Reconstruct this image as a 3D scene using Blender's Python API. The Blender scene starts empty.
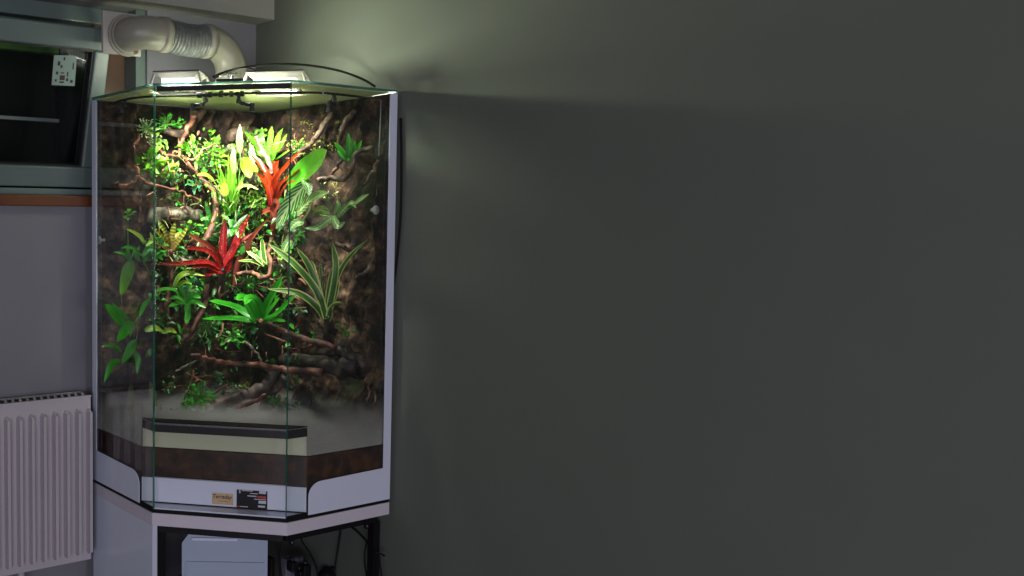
import bpy, bmesh, math, random
from mathutils import Vector, Matrix, noise, Quaternion
random.seed(7)
SC = bpy.context.scene
COL = SC.collection
PI = math.pi
T = 0.47                        # height of the tank's bottom above the floor

# ------------------------------------------------------------------ camera
CAM_F, CAM_PX = 968.43, 196.87
CP = Vector((-1.992, -2.7428, 0.827 + T))
yaw, pitch, roll = 0.5611, -0.0712, 0.0052
fw = Vector((math.sin(yaw)*math.cos(pitch), math.cos(yaw)*math.cos(pitch), math.sin(pitch)))
rt = Vector((math.cos(yaw), -math.sin(yaw), 0)); up = rt.cross(fw)
rt2 = rt*math.cos(roll) + up*math.sin(roll); up2 = up*math.cos(roll) - rt*math.sin(roll)
cd = bpy.data.cameras.new('camera'); cam = bpy.data.objects.new('camera', cd); COL.objects.link(cam)
cam.matrix_world = Matrix(((rt2.x, up2.x, -fw.x, CP.x), (rt2.y, up2.y, -fw.y, CP.y), (rt2.z, up2.z, -fw.z, CP.z), (0, 0, 0, 1)))
cd.sensor_width = 36; cd.lens = 36*CAM_F/1024; cd.shift_x = (512-CAM_PX)/1024; cd.clip_start = 0.05; cd.clip_end = 60
SC.camera = cam

# ------------------------------------------------------------------ light
SC.view_settings.view_transform = 'Standard'; SC.view_settings.look = 'None'
SC.view_settings.gamma = 1; SC.view_settings.use_curve_mapping = False
SC.view_settings.exposure = 0.0
wd = bpy.data.worlds.new('dim_room_light'); SC.world = wd; wd.use_nodes = True
bg = wd.node_tree.nodes['Background']; bg.inputs[0].default_value = (0.80, 1.0, 0.77, 1); bg.inputs[1].default_value = 0.06

def area(name, loc, target, sx, sy, power, col, spread=180):
    l = bpy.data.lights.new(name, 'AREA'); l.shape = 'RECTANGLE'; l.size = sx; l.size_y = sy; l.energy = power; l.color = col; l.spread = math.radians(spread)
    o = bpy.data.objects.new(name, l); COL.objects.link(o); o.location = loc
    o.rotation_euler = (Vector(target)-Vector(loc)).to_track_quat('-Z', 'Y').to_euler(); return o
# soft key set as from unseen far windows, behind and left of the camera
area('far_window_light', (-3.7, -4.6, 1.0), (-0.6, -0.2, 0.35), 1.8, 1.2, 70, (0.82, 0.80, 1.0))
area('front_fill_light', (-1.3, -5.8, 0.7), (-0.5, 0, 0.3), 1.0, 1.0, 32, (0.95, 0.86, 0.98))  # added fill from the front, lifts the stand and the window wall

# ------------------------------------------------------------------ pixel -> world helpers
def ray(x, y):
    return (rt2*((x-CAM_PX)/CAM_F) - up2*((y-288)/CAM_F) + fw)
def on(x, y, ax, c):
    d = ray(x, y); return CP + d*((c-CP[ax])/d[ax])
def onS(x, y, s):
    d = ray(x, y); return CP + d*((s-CP.x-CP.y)/(d.x+d.y))
def W(x, y, off):
    """point seen at x, y that stands off metres in front of the planted back panels"""
    d = ray(x, y); t = min((-off-CP.x)/d.x, (-off-CP.y)/d.y); return CP + d*t

# ------------------------------------------------------------------ materials
MATS = {}
def nodes(name):
    m = bpy.data.materials.new(name); m.use_nodes = True; nt = m.node_tree; b = nt.nodes['Principled BSDF']
    MATS[name] = m; return m, nt, b
def N(nt, t, **kw):
    n = nt.nodes.new(t)
    for k, v in kw.items():
        if isinstance(k, str) and hasattr(n, k): setattr(n, k, v)
        else: n.inputs[k].default_value = v
    return n
def ramp(nt, stops):
    r = nt.nodes.new('ShaderNodeValToRGB'); e = r.color_ramp.elements
    while len(e) < len(stops): e.new(0.5)
    for i, (p, c) in enumerate(stops): e[i].position = p; e[i].color = (*c, 1)
    return r
def plain(name, col, rough=0.5, metal=0.0, spec=0.5, var=0.06, scale=12, bump=0.0, coat=0.0):
    m, nt, b = nodes(name)
    tc = N(nt, 'ShaderNodeTexCoord'); no = N(nt, 'ShaderNodeTexNoise'); no.inputs['Scale'].default_value = scale; no.inputs['Detail'].default_value = 4
    nt.links.new(tc.outputs['Object'], no.inputs['Vector'])
    r = ramp(nt, [(0.3, tuple(c*(1-var) for c in col)), (0.7, tuple(min(1, c*(1+var)) for c in col))])
    nt.links.new(no.outputs['Fac'], r.inputs[0]); nt.links.new(r.outputs[0], b.inputs['Base Color'])
    b.inputs['Roughness'].default_value = rough; b.inputs['Metallic'].default_value = metal
    b.inputs['Specular IOR Level'].default_value = spec; b.inputs['Coat Weight'].default_value = coat
    if bump:
        bp = N(nt, 'ShaderNodeBump'); bp.inputs['Strength'].default_value = bump; bp.inputs['Distance'].default_value = 0.004
        nt.links.new(no.outputs['Fac'], bp.inputs['Height']); nt.links.new(bp.outputs[0], b.inputs['Normal'])
    return m
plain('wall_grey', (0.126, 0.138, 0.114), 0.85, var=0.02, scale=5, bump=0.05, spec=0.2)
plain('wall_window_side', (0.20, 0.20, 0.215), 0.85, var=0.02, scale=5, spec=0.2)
plain('ceiling_white', (0.30, 0.30, 0.26), 0.8, var=0.02, spec=0.2)
plain('floor_wood', (0.10, 0.06, 0.04), 0.4, var=0.25, scale=3)
plain('white_pvc', (0.13, 0.175, 0.155), 0.35, var=0.02)
plain('sill_wood', (0.12, 0.035, 0.006), 0.45, var=0.25, scale=7)
plain('jamb_wood', (0.11, 0.055, 0.028), 0.6, var=0.3, scale=9)
plain('black_gasket', (0.012, 0.012, 0.012), 0.5)
plain('radiator_white', (0.46, 0.43, 0.45), 0.4, var=0.02)
plain('white_laminate', (0.66, 0.70, 0.80), 0.18, var=0.01, spec=0.6)
plain('white_edge', (0.62, 0.58, 0.62), 0.4, var=0.02)
plain('black_steel', (0.006, 0.006, 0.007), 0.5, spec=0.25)
plain('black_plastic', (0.008, 0.008, 0.009), 0.4, spec=0.3)
plain('black_rubber', (0.006, 0.006, 0.006), 0.7, spec=0.2)
plain('grey_vent', (0.016, 0.015, 0.016), 0.6, spec=0.3)
plain('lamp_white', (0.42, 0.41, 0.37), 0.35, var=0.02)
plain('duct_white', (0.25, 0.24, 0.195), 0.35, var=0.03)
plain('plate_white', (0.38, 0.36, 0.32), 0.5, var=0.02)
plain('foil_grey', (0.15, 0.16, 0.155), 0.4, metal=0.3, var=0.2, scale=60)
plain('acrylic_top', (0.78, 0.78, 0.62), 0.35, var=0.03)
plain('gold_label', (0.55, 0.38, 0.20), 0.5, var=0.1, scale=30)
plain('ink', (0.03, 0.02, 0.02), 0.6)
plain('paper', (0.22, 0.31, 0.26), 0.7, var=0.02)
plain('print_white', (0.55, 0.55, 0.6), 0.6)
plain('print_red', (0.5, 0.05, 0.03), 0.6)
plain('mid_grey_plastic', (0.13, 0.13, 0.16), 0.4)
plain('brass', (0.5, 0.42, 0.16), 0.3, metal=0.8)
plain('night_ground', (0.01, 0.012, 0.01), 0.9)
plain('moss_bar', (0.10, 0.22, 0.05), 0.8, var=0.3, scale=20)
plain('weathered_metal', (0.35, 0.36, 0.35), 0.5)

ac = MATS['acrylic_top']; nt = ac.node_tree; tl = N(nt, 'ShaderNodeBsdfTranslucent'); tl.inputs[0].default_value = (0.75, 0.78, 0.55, 1); mxs = N(nt, 'ShaderNodeMixShader'); mxs.inputs[0].default_value = 0.5
nt.links.new(nt.nodes['Principled BSDF'].outputs[0], mxs.inputs[1]); nt.links.new(tl.outputs[0], mxs.inputs[2]); nt.links.new(mxs.outputs[0], nt.nodes['Material Output'].inputs[0])
def glassmat(name, tint, edge=None, ior=1.5):
    m = bpy.data.materials.new(name); m.use_nodes = True; nt = m.node_tree; nt.nodes.clear()
    out = N(nt, 'ShaderNodeOutputMaterial'); mix = N(nt, 'ShaderNodeMixShader'); tr = N(nt, 'ShaderNodeBsdfTransparent'); gl = N(nt, 'ShaderNodeBsdfGlossy')
    fr = N(nt, 'ShaderNodeFresnel'); 
    ge = N(nt, 'ShaderNodeNewGeometry'); mr = N(nt, 'ShaderNodeMapRange'); mr.inputs['To Min'].default_value = ior; mr.inputs['To Max'].default_value = 1/ior
    nt.links.new(ge.outputs['Backfacing'], mr.inputs['Value']); nt.links.new(mr.outputs[0], fr.inputs['IOR'])
    tr.inputs[0].default_value = (*tint, 1); gl.inputs['Roughness'].default_value = 0.015
    gl.inputs[0].default_value = (1, 1, 1, 1)
    nt.links.new(fr.outputs[0], mix.inputs[0]); nt.links.new(tr.outputs[0], mix.inputs[1]); nt.links.new(gl.outputs[0], mix.inputs[2]); nt.links.new(mix.outputs[0], out.inputs[0])
    MATS[name] = m; return m
glassmat('glass', (0.975, 0.99, 0.98)); glassmat('window_glass', (0.9, 0.95, 0.92), ior=1.22)
m, nt, b = nodes('glass_edge'); b.inputs['Base Color'].default_value = (0.03, 0.16, 0.11, 1); b.inputs['Roughness'].default_value = 0.15; b.inputs['Specular IOR Level'].default_value = 0.9
b.inputs['Transmission Weight'].default_value = 0.25
m, nt, b = nodes('clear_plastic'); b.inputs['Base Color'].default_value = (0.75, 0.8, 0.78, 1); b.inputs['Roughness'].default_value = 0.15; b.inputs['Transmission Weight'].default_value = 0.6
m, nt, b = nodes('frosted_plastic'); b.inputs['Base Color'].default_value = (0.38, 0.45, 0.56, 1); b.inputs['Roughness'].default_value = 0.35; b.inputs['Subsurface Weight'].default_value = 0.0
def emit(name, col, s):
    m, nt, b = nodes(name); b.inputs['Base Color'].default_value = (0.8, 0.8, 0.8, 1)
    b.inputs['Emission Color'].default_value = (*col, 1); b.inputs['Emission Strength'].default_value = s; return m
LAMP_E = 26.0
emit('lamp_diffuser', (1.0, 0.96, 0.88), LAMP_E); emit('lamp_glow', (0.95, 1.0, 0.85), 2.0)

# ------------------------------------------------------------------ mesh helpers
class MB:
    def __init__(s): s.v = []; s.f = []; s.uv = []; s.mi = []
    def add(s, vs, fs, uvs=None, mi=0):
        o = len(s.v); s.v += [tuple(v) for v in vs]
        for i, f in enumerate(fs):
            s.f.append(tuple(o+k for k in f)); s.mi.append(mi)
            s.uv.append([uvs[k] for k in f] if uvs else [(0, 0)]*len(f))
    def box(s, c, d, M=None, mi=0):
        c = Vector(c); M = M or Matrix.Identity(3)
        vs = [c + M @ Vector((x*d[0]/2, y*d[1]/2, z*d[2]/2)) for x in (-1, 1) for y in (-1, 1) for z in (-1, 1)]
        s.add(vs, [(0, 1, 3, 2), (4, 6, 7, 5), (0, 4, 5, 1), (2, 3, 7, 6), (0, 2, 6, 4), (1, 5, 7, 3)], mi=mi)
    def bb(s, a, b, mi=0):
        s.box([(a[i]+b[i])/2 for i in range(3)], [abs(b[i]-a[i]) for i in range(3)], mi=mi)
    def prism(s, poly, z0, z1, mi=0, mis=None):
        """poly: xy list (ccw); mis = material of the sides"""
        n = len(poly)
        vs = [(p[0], p[1], z0) for p in poly] + [(p[0], p[1], z1) for p in poly]
        s.add(vs, [tuple(range(n))[::-1], tuple(range(n, 2*n))], mi=mi)
        s.add(vs, [(i, (i+1) % n, n+(i+1) % n, n+i) for i in range(n)], mi=mi if mis is None else mis)
    def slab(s, pts, nrm, th, mi=0, mis=None):
        """flat outline (3D points) extruded by th along nrm"""
        n = len(pts); pts = [Vector(p) for p in pts]; nrm = Vector(nrm).normalized()*th
        vs = pts + [p+nrm for p in pts]
        s.add(vs, [tuple(range(n))[::-1], tuple(range(n, 2*n))], mi=mi)
        s.add(vs, [(i, (i+1) % n, n+(i+1) % n, n+i) for i in range(n)], mi=mi if mis is None else mis)
    def tube(s, pts, r, n=10, cap=True, mi=0, wob=0.0, seed=0, flat=1.0):
        pts = [Vector(p) for p in pts]; rs = r if isinstance(r, (list, tuple)) else [r]*len(pts)
        rings = []; prev = None
        for i, p in enumerate(pts):
            t = (pts[min(i+1, len(pts)-1)] - pts[max(i-1, 0)]).normalized()
            if prev is None:
                a = Vector((0, 0, 1)) if abs(t.z) < 0.9 else Vector((1, 0, 0)); u = t.cross(a).normalized()
            else:
                u = (prev - t*prev.dot(t))
                u = u.normalized() if u.length > 1e-6 else t.orthogonal().normalized()
            prev = u; w = t.cross(u)
            ring = []
            for k in range(n):
                a = 2*PI*k/n; d = u*math.cos(a)+w*math.sin(a)*flat; rr = rs[i]
                if wob:
                    q = p*38 + d*1.1 + Vector((seed*7.3, 0, seed)); rr *= 1+wob*noise.noise(q)*1.6 + wob*0.6*math.sin(5*a+seed+i*0.4)
                ring.append(p+d*rr)
            rings.append(ring)
        vs = [v for ri in rings for v in ri]
        L = len(pts)
        fs = [(i*n+k, i*n+(k+1) % n, (i+1)*n+(k+1) % n, (i+1)*n+k) for i in range(L-1) for k in range(n)]
        if cap: fs += [tuple(range(n))[::-1], tuple((L-1)*n+k for k in range(n))]
        uvs = [(k/n, i/max(1, L-1)) for i in range(L) for k in range(n)]
        s.add(vs, fs, uvs, mi)
    def lathe(s, prof, c, axis=(0, 0, 1), n=24, mi=0):
        """prof: (radius, height) pairs along axis"""
        q = Vector((0, 0, 1)).rotation_difference(Vector(axis)); c = Vector(c)
        vs = [c + q @ Vector((r*math.cos(2*PI*k/n), r*math.sin(2*PI*k/n), h)) for r, h in prof for k in range(n)]
        fs = [(i*n+k, i*n+(k+1) % n, (i+1)*n+(k+1) % n, (i+1)*n+k) for i in range(len(prof)-1) for k in range(n)]
        fs += [tuple(range(n))[::-1], tuple((len(prof)-1)*n+k for k in range(n))]
        s.add(vs, fs, mi=mi)
    def build(s, name, mats, parent=None, smooth=False, bevel=0, sub=0):
        me = bpy.data.meshes.new(name); me.from_pydata(s.v, [], s.f)
        if not isinstance(mats, (list, tuple)): mats = [mats]
        for mm in mats: me.materials.append(MATS[mm])
        me.polygons.foreach_set('material_index', s.mi)
        ul = me.uv_layers.new(name='UVMap'); flat = [c for f in s.uv for p in f for c in p]
        ul.data.foreach_set('uv', flat)
        if smooth: me.polygons.foreach_set('use_smooth', [True]*len(me.polygons))
        me.update()
        o = bpy.data.objects.new(name, me); COL.objects.link(o)
        if parent:
            o.parent = parent; o.matrix_parent_inverse = Matrix.Translation(-Vector(ORG.get(parent.name, (0, 0, 0))))
            ORG[o.name] = ORG.get(parent.name, (0, 0, 0)) if False else (0, 0, 0)
        if bevel:
            bv = o.modifiers.new('bevel', 'BEVEL'); bv.width = bevel; bv.segments = 2; bv.limit_method = 'ANGLE'; bv.angle_limit = 0.6
        if sub:
            sb = o.modifiers.new('sub', 'SUBSURF'); sb.levels = sub; sb.render_levels = sub
        return o
ORG = {}
def thing(name, label, cat, loc=(0, 0, 0), group=None):
    o = bpy.data.objects.new(name, None); COL.objects.link(o); o.location = loc; ORG[o.name] = tuple(loc)
    o['label'] = label; o['category'] = cat
    if group: o['group'] = group
    o.empty_display_size = 0.05
    return o
def tag(o, label, cat, group=None, kind=None):
    o['label'] = label; o['category'] = cat
    if group: o['group'] = group
    if kind: o['kind'] = kind
    return o
def struct(o, label=None, cat=None):
    o['kind'] = 'structure'
    if label: o['label'] = label
    if cat: o['category'] = cat
    return o
def bez(pts, n=24):
    """smooth curve through the points"""
    P = [Vector(p) for p in pts]; P = [P[0]*2-P[1]] + P + [P[-1]*2-P[-2]]; out = []
    segs = len(P)-3; per = max(2, n//segs)
    for i in range(segs):
        for k in range(per + (1 if i == segs-1 else 0)):
            t = k/per; a, b, c, d = P[i:i+4]
            out.append(0.5*((2*b)+(c-a)*t+(2*a-5*b+4*c-d)*t*t+(3*b-a-3*c+d)*t**3))
    return out

# ------------------------------------------------------------------ room
WX, WY = 0.012, 0.065           # right wall plane and window wall plane
win_x1, win_z0, win_z1 = -0.424, T+0.898, T+1.505
wall = MB()
wall.bb((-4.2, WY, 0), (WX+0.15, WY+0.18, win_z0))
wall.bb((win_x1, WY, win_z0), (WX+0.15, WY+0.18, T+1.9)); wall.bb((-4.2, WY, win_z1), (win_x1, WY+0.18, T+1.9))
wall.bb((-4.2, WY, win_z0), (-2.2, WY+0.18, win_z1))
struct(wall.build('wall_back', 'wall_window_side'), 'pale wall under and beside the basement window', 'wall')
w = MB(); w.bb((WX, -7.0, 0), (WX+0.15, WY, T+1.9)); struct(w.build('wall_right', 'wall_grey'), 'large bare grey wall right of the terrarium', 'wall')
w = MB(); w.bb((-4.2, -7.0, -0.06), (WX+0.15, WY+0.18, 0)); struct(w.build('floor', 'floor_wood'), 'dark floor under the radiator', 'floor')
w = MB(); w.bb((-4.2, -7.0, T+1.9), (WX+0.15, WY+0.18, T+1.98)); struct(w.build('ceiling', 'ceiling_white'), 'plain pale ceiling over the room', 'ceiling')
w = MB(); w.bb((-4.2, -0.04, T+1.505), (WX, WY, T+1.9)); struct(w.build('trim_1', 'ceiling_white'), 'boxed ceiling beam running over the window into the corner', 'beam')
# outside the window: light well
w = MB()
w.bb((-2.6, 0.9, T+0.5), (-0.2, 0.95, T+1.9)); w.bb((-2.6, WY+0.18, T+0.5), (-0.2, 0.95, T+0.53))
w.bb((-0.25, WY+0.18, T+0.5), (-0.2, 0.95, T+1.9)); w.bb((-2.6, WY+0.18, T+1.9), (-0.2, 0.95, T+1.95)); w.bb((-2.6, WY+0.18, T+0.5), (-2.55, 0.95, T+1.9))
struct(w.build('trim_2', 'night_ground'), 'dark light well outside the window', 'light well')
g = thing('light_well_rail', 'mossy green rail with thin pale bar outside the dark window', 'rail', (-1.1, 0.6, T+0.53))
r1 = MB(); a = on(57, 42, 1, 0.6); a2 = on(57, 55, 1, 0.6); r1.bb((-1.9, 0.58, a2.z), (a.x, 0.62, a.z+0.02)); r1.build('rail', 'moss_bar', g, bevel=0.004)
r2 = MB(); a = on(58, 121, 1, 0.6); r2.bb((-1.9, 0.59, a.z-0.006), (a.x, 0.61, a.z+0.006)); r2.build('bar', 'weathered_metal', g)
r3 = MB(); r3.bb((a.x, 0.58, T+0.53), (a.x+0.03, 0.62, on(57, 42, 1, 0.6).z+0.02)); r3.build('post', 'black_steel', g)

# window: fixed frame, wooden jamb, tilted sash
wn = thing('window_1', 'tilted white plastic basement window with dark pane, left of the terrarium', 'window', (-1.3, WY, win_z0)); wn['kind'] = 'structure'
fr = MB(); fz0 = win_z0+0.0
fr.bb((-2.2, 0.085, win_z0), (win_x1, 0.19, fz0+0.022)); fr.bb((-2.2, 0.13, win_z1-0.05), (win_x1, 0.19, win_z1))
fr.bb((win_x1-0.036, 0.075, fz0), (win_x1, 0.19, win_z1)); fr.bb((-2.2, 0.085, win_z0), (-2.14, 0.19, win_z1))
fr.build('window_frame', 'white_pvc', wn, bevel=0.003)
j = MB(); j.bb((win_x1-0.15, 0.15, fz0+0.022), (win_x1-0.036, 0.185, win_z1-0.05)); j.build('window_jamb', 'jamb_wood', wn, bevel=0.002)
# sash, leaning into the room about its bottom edge
tilt = 0.275
sx0, sx1, sz0 = -2.13, -0.608, T+0.932
def SP(x, h, d=0):              # h along the sash from its bottom, d towards the room
    return Vector((x, 0.115 - math.sin(tilt)*h - math.cos(tilt)*d, sz0 + math.cos(tilt)*h - math.sin(tilt)*d))
SH = 0.497
Msash = Matrix.Rotation(tilt, 3, 'X')
def sbox(mb, x0, x1, h0, h1, d0, d1, mi=0):
    vs = [SP(x, h, d) for x in (x0, x1) for h in (h0, h1) for d in (d0, d1)]
    mb.add(vs, [(0, 1, 3, 2), (4, 6, 7, 5), (0, 4, 5, 1), (2, 3, 7, 6), (0, 2, 6, 4), (1, 5, 7, 3)], mi=mi)
s = MB(); bw = 0.066; bs = 0.05
sbox(s, sx0, sx1, 0, bw, -0.03, 0.03); sbox(s, sx0, sx1, SH-bw, SH, -0.03, 0.03); sbox(s, sx0, sx0+bs, bw, SH-bw, -0.03, 0.03); sbox(s, sx1-bs, sx1, bw, SH-bw, -0.03, 0.03)
s.build('sash', 'white_pvc', wn, bevel=0.005)
s = MB(); gw = bw+0.006; gs = bs+0.006
for x0, x1, h0, h1 in ((sx0+bs, sx1-bs, bw, gw), (sx0+bs, sx1-bs, SH-gw, SH-bw), (sx0+bs, sx0+gs, gw, SH-gw), (sx1-gs, sx1-bs, gw, SH-gw)): sbox(s, x0, x1, h0, h1, -0.01, 0.022)
s.build('gasket', 'black_gasket', wn)
s = MB(); sbox(s, sx0+gs, sx1-gs, gw, SH-gw, 0.0, 0.006); s.build('pane', 'window_glass', wn)
# window board
w = MB(); w.bb((-2.3, WY-0.03, win_z0-0.034), (win_x1+0.06, WY+0.03, win_z0)); struct(w.build('trim_3', 'sill_wood', bevel=0.003), 'orange brown wooden board under the window', 'sill')
# sticker on the pane
def sash_from_px(x, y, d=0.008):
    n = Vector((0, -math.cos(tilt), -math.sin(tilt))); p0 = SP(0, 0, d); dd = ray(x, y); return CP + dd*((p0-CP).dot(n)/dd.dot(n))
q = [sash_from_px(*p) for p in ((51.5, 85), (74.5, 86), (77, 56), (54, 55))]
n = Vector((0, -math.cos(tilt), -math.sin(tilt)))
s = MB(); s.slab(q, n, 0.0006); stk = thing('window_sticker', 'small pale label stuck on the dark window pane', 'sticker', q[0]); s.build('label_sheet', 'paper', stk)
s = MB()
def qq(u, v): return (q[0]*(1-u)+q[1]*u)*(1-v) + (q[3]*(1-u)+q[2]*u)*v
for (u0, v0, u1, v1) in ((.32, .18, .54, .34), (.32, .08, .52, .14), (.18, .66, .3, .8), (.42, .84, .5, .95), (.32, .58, .4, .68), (.84, .55, .9, .78), (.6, .15, .7, .25), (.62, .3, .68, .46), (.12, .12, .2, .2), (.78, .1, .9, .2), (.14, .36, .24, .46), (.34, .4, .5, .44)):
    s.slab([qq(u0, v0)+n*0.0007, qq(u1, v0)+n*0.0007, qq(u1, v1)+n*0.0007, qq(u0, v1)+n*0.0007], n, 0.0002)
s.build('print', 'ink', stk)

# radiator
rd = thing('radiator', 'white panel radiator with vertical ribs under the window', 'radiator', (-1.2, -0.02, 0.13))
rz0, rz1, rx1 = T-0.245, T+0.277, -0.681
ry = -0.045
s = MB(); s.bb((-2.3, ry+0.004, rz0), (rx1, ry+0.02, rz1)); s.build('back_plate', 'radiator_white', rd, bevel=0.003)
s = MB(); k = 0; x = rx1-0.012
px_per = 0.0383
while x > -2.27:
    zt, zb = rz1-0.048, rz0+0.032
    prof = [(-0.0065, 0), (-0.0045, -0.026), (0.0045, -0.026), (0.0065, 0)]
    vs = [(x+p[0], ry+0.004+p[1], zb) for p in prof] + [(x+p[0], ry+0.004+p[1], zt) for p in prof] + [(x, ry+0.004, zb-0.012), (x, ry+0.004, zt+0.012)]
    s.add(vs, [(0, 1, 5, 4), (1, 2, 6, 5), (2, 3, 7, 6), (0, 8, 1), (1, 8, 2), (2, 8, 3), (4, 5, 9), (5, 6, 9), (6, 7, 9)])
    x -= px_per
ribs = s.build('front_panel', 'radiator_white', rd)
s = MB(); 
s2 = MB(); s2.bb((-2.3, ry+0.002, rz1-0.004), (rx1, ry+0.012, rz1+0.001)); s2.bb((-2.3, 0.035, rz1-0.004), (rx1, 0.043, rz1+0.001))
x = -2.28
while x < rx1:
    s2.box((x, -0.003+0.0, rz1-0.001), (0.008, 0.080, 0.003), Matrix.Rotation(-0.35, 3, 'Z')); x += 0.023
s2.build('top_grille', 'radiator_white', rd)
s = MB(); s.bb((-2.28, ry+0.02, rz0+0.01), (rx1-0.01, 0.04, rz1-0.006)); s.build('shaded_core', 'black_gasket', rd)  # black block, puts the shade under the grille into the colour
for x in (-2.2, -0.9): s = MB(); s.tube([(x, 0.0, rz0+0.02), (x, 0.0, 0.0)], 0.01); s.build('pipe', 'radiator_white', rd)

# ------------------------------------------------------------------ tank
L, a_ = 0.6528, 0.3813
A, B, C, D = (-L, 0), (-L, -a_), (-a_, -L), (0, -L)
def penta(i, z0, z1, mb, mi=0, mis=None, x1=0.0, y1=0.0):
    """the pentagon footprint shrunk by i"""
    k = i*math.tan(PI/8)
    mb.prism([(-L+i, -y1), (-L+i, -a_+k), (-a_+k, -L+i), (-x1, -L+i), (-x1, -y1)], z0, z1, mi, mis)
th = 0.006
tk = thing('terrarium', 'tall five-sided glass corner terrarium lit from above on a white stand', 'terrarium', (-0.3, -0.3, T))
s = MB(); penta(-0.004, T+1.2-0.006, T+1.2, s, 0, 1)
s.build('top_pane', ['glass', 'glass_edge'], tk)
# side panes
s = MB(); s.slab([(-L, -0.0, T), (-L, -a_, T), (-L, -a_, T+1.194), (-L, 0.0, T+1.194)], (1, 0, 0), th, 0, 1); s.build('left_pane', ['glass', 'glass_edge'], tk)
s = MB(); s.slab([(-a_, -L, T), (0, -L, T), (0, -L, T+1.194), (-a_, -L, T+1.194)], (0, 1, 0), th, 0, 1); s.build('right_pane', ['glass', 'glass_edge'], tk)
# sliding front pane, its foot above the base
dn = Vector((1, 1, 0)).normalized(); de = Vector((1, -1, 0)).normalized()
Bv, Cv = Vector((B[0], B[1], 0)), Vector((C[0], C[1], 0))
s = MB(); s.slab([Bv+de*0.004+Vector((0, 0, T+0.095)), Cv-de*0.004+Vector((0, 0, T+0.095)), Cv-de*0.004+Vector((0, 0, T+1.192)), Bv+de*0.004+Vector((0, 0, T+1.192))], dn, 0.008, 0, 1)
s.build('front_pane', ['glass', 'glass_edge'], tk)
plain('pale_glass_edge', (0.30, 0.36, 0.36), 0.3)
s = MB(); s.slab([Bv+de*0.004+Vector((0, 0, T+0.0925)), Cv-de*0.004+Vector((0, 0, T+0.0925)), Cv-de*0.004+Vector((0, 0, T+0.095)), Bv+de*0.004+Vector((0, 0, T+0.095))], dn, 0.008); s.build('pane_edge', 'pale_glass_edge', tk)
# top door track
s = MB(); s.box((Bv+Cv)/2+dn*0.013+Vector((0, 0, T+1.186)), ((Cv-Bv).length-0.012, 0.012, 0.013), Matrix.Rotation(-PI/4, 3, 'Z')); s.build('door_track', 'black_plastic', tk, bevel=0.002)
# recessed lower pane, ledge
rec = 0.0735
R1, R2 = Vector((-L+th, -a_+rec, 0)), Vector((-a_+rec, -L+th, 0))
def zz(v, z): return Vector((v.x, v.y, T+z))
s = MB(); s.slab([zz(R1, 0.004), zz(R2, 0.004), zz(R2, 0.235), zz(R1, 0.235)], dn, 0.006, 0, 1); s.build('lower_pane', ['glass', 'glass_edge'], tk)
s = MB()
Bi, Ci = Bv+Vector((th, 0, 0)), Cv+Vector((0, th, 0))
Bo, Co = Bv+Vector((th+0.001, 0.006, 0)), Cv+Vector((0.006, th+0.001, 0))
s.slab([zz(Bo, 0.222), zz(Co, 0.222), zz(Co, 0.243), zz(Bo, 0.243)], dn, 0.003); s.build('vent_strip', 'grey_vent', tk)
s = MB(); s.slab([zz(R1, 0.222), zz(Bo, 0.222), zz(Bo, 0.246), zz(R1, 0.246)], (1, 0, 0), 0.003); s.build('vent_strip', 'grey_vent', tk)
s = MB(); s.slab([zz(R2, 0.222), zz(Co, 0.222), zz(Co, 0.246), zz(R2, 0.246)], (0, 1, 0), 0.003); s.build('vent_strip', 'grey_vent', tk)
s = MB(); s.prism([(Bi.x, Bi.y+0.006), (Ci.x+0.006, Ci.y), (R2.x, R2.y), (R1.x, R1.y)], T+0.2485, T+0.2515)
s.build('ledge', 'black_rubber', tk)
s = MB(); s.slab([zz(Bo, 0.2432), zz(Co, 0.2432), zz(Co, 0.2465), zz(Bo, 0.2465)], dn, 0.002); s.build('ledge_edge', 'mid_grey_plastic', tk)
# white strip of the lower pane
s = MB(); s.slab([zz(R1, 0.006)-dn*0.001, zz(R2, 0.006)-dn*0.001, zz(R2, 0.077)-dn*0.001, zz(R1, 0.077)-dn*0.001], -dn, 0.002); s.build('base_strip', 'white_laminate', tk)
s = MB(); s.slab([zz(R1, 0.0015)-dn*0.0035, zz(R2, 0.0015)-dn*0.0035, zz(R2, 0.007)-dn*0.0035, zz(R1, 0.007)-dn*0.0035], -dn, 0.002); s.build('seal', 'black_rubber', tk)
# white foils with a rounded cut, and the white back edges
def deco(P0, along, nrm, name):
    # P0: outer back corner on the pane, along: towards the front corner
    ln = a_-rec
    pts = [(0, 0), (ln, 0), (ln, 0.052)]
    for k in range(9):
        t = k/8*PI/2; pts.append((ln-0.045+0.045*math.cos(t), 0.052+0.040*math.sin(t)))
    pts += [(0.0285, 0.097), (0.0285, 1.19), (0, 1.19)]
    P = [Vector(P0)+Vector(along)*u+Vector((0, 0, T+v)) for u, v in pts]
    # two pieces so that the outlines stay convex enough
    s = MB(); s.slab([P[0]]+P[1:13]+[Vector(P0)+Vector((0, 0, T+0.097))], nrm, 0.0015)
    s.slab([Vector(P0)+Vector((0, 0, T+0.097)), P[12], P[13], P[14]], nrm, 0.0015)
    return s.build(name, 'white_laminate', tk)
deco((-L-0.002, 0, 0), (0, -1, 0), (-1, 0, 0), 'side_foil'); deco((0, -L-0.002, 0), (-1, 0, 0), (0, -1, 0), 'side_foil')
s = MB()
s.slab([(-L, -a_+rec, T), (-L, -a_, T), (-L, -a_, T+0.008), (-L, -a_+rec, T+0.008)], (-1, 0, 0), 0.001); s.build('bottom_seal', 'black_rubber', tk); s = MB()
s.slab([(-a_+rec, -L, T), (-a_, -L, T), (-a_, -L, T+0.008), (-a_+rec, -L, T+0.008)], (0, -1, 0), 0.001)
s.build('bottom_seal', 'black_rubber', tk)
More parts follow.
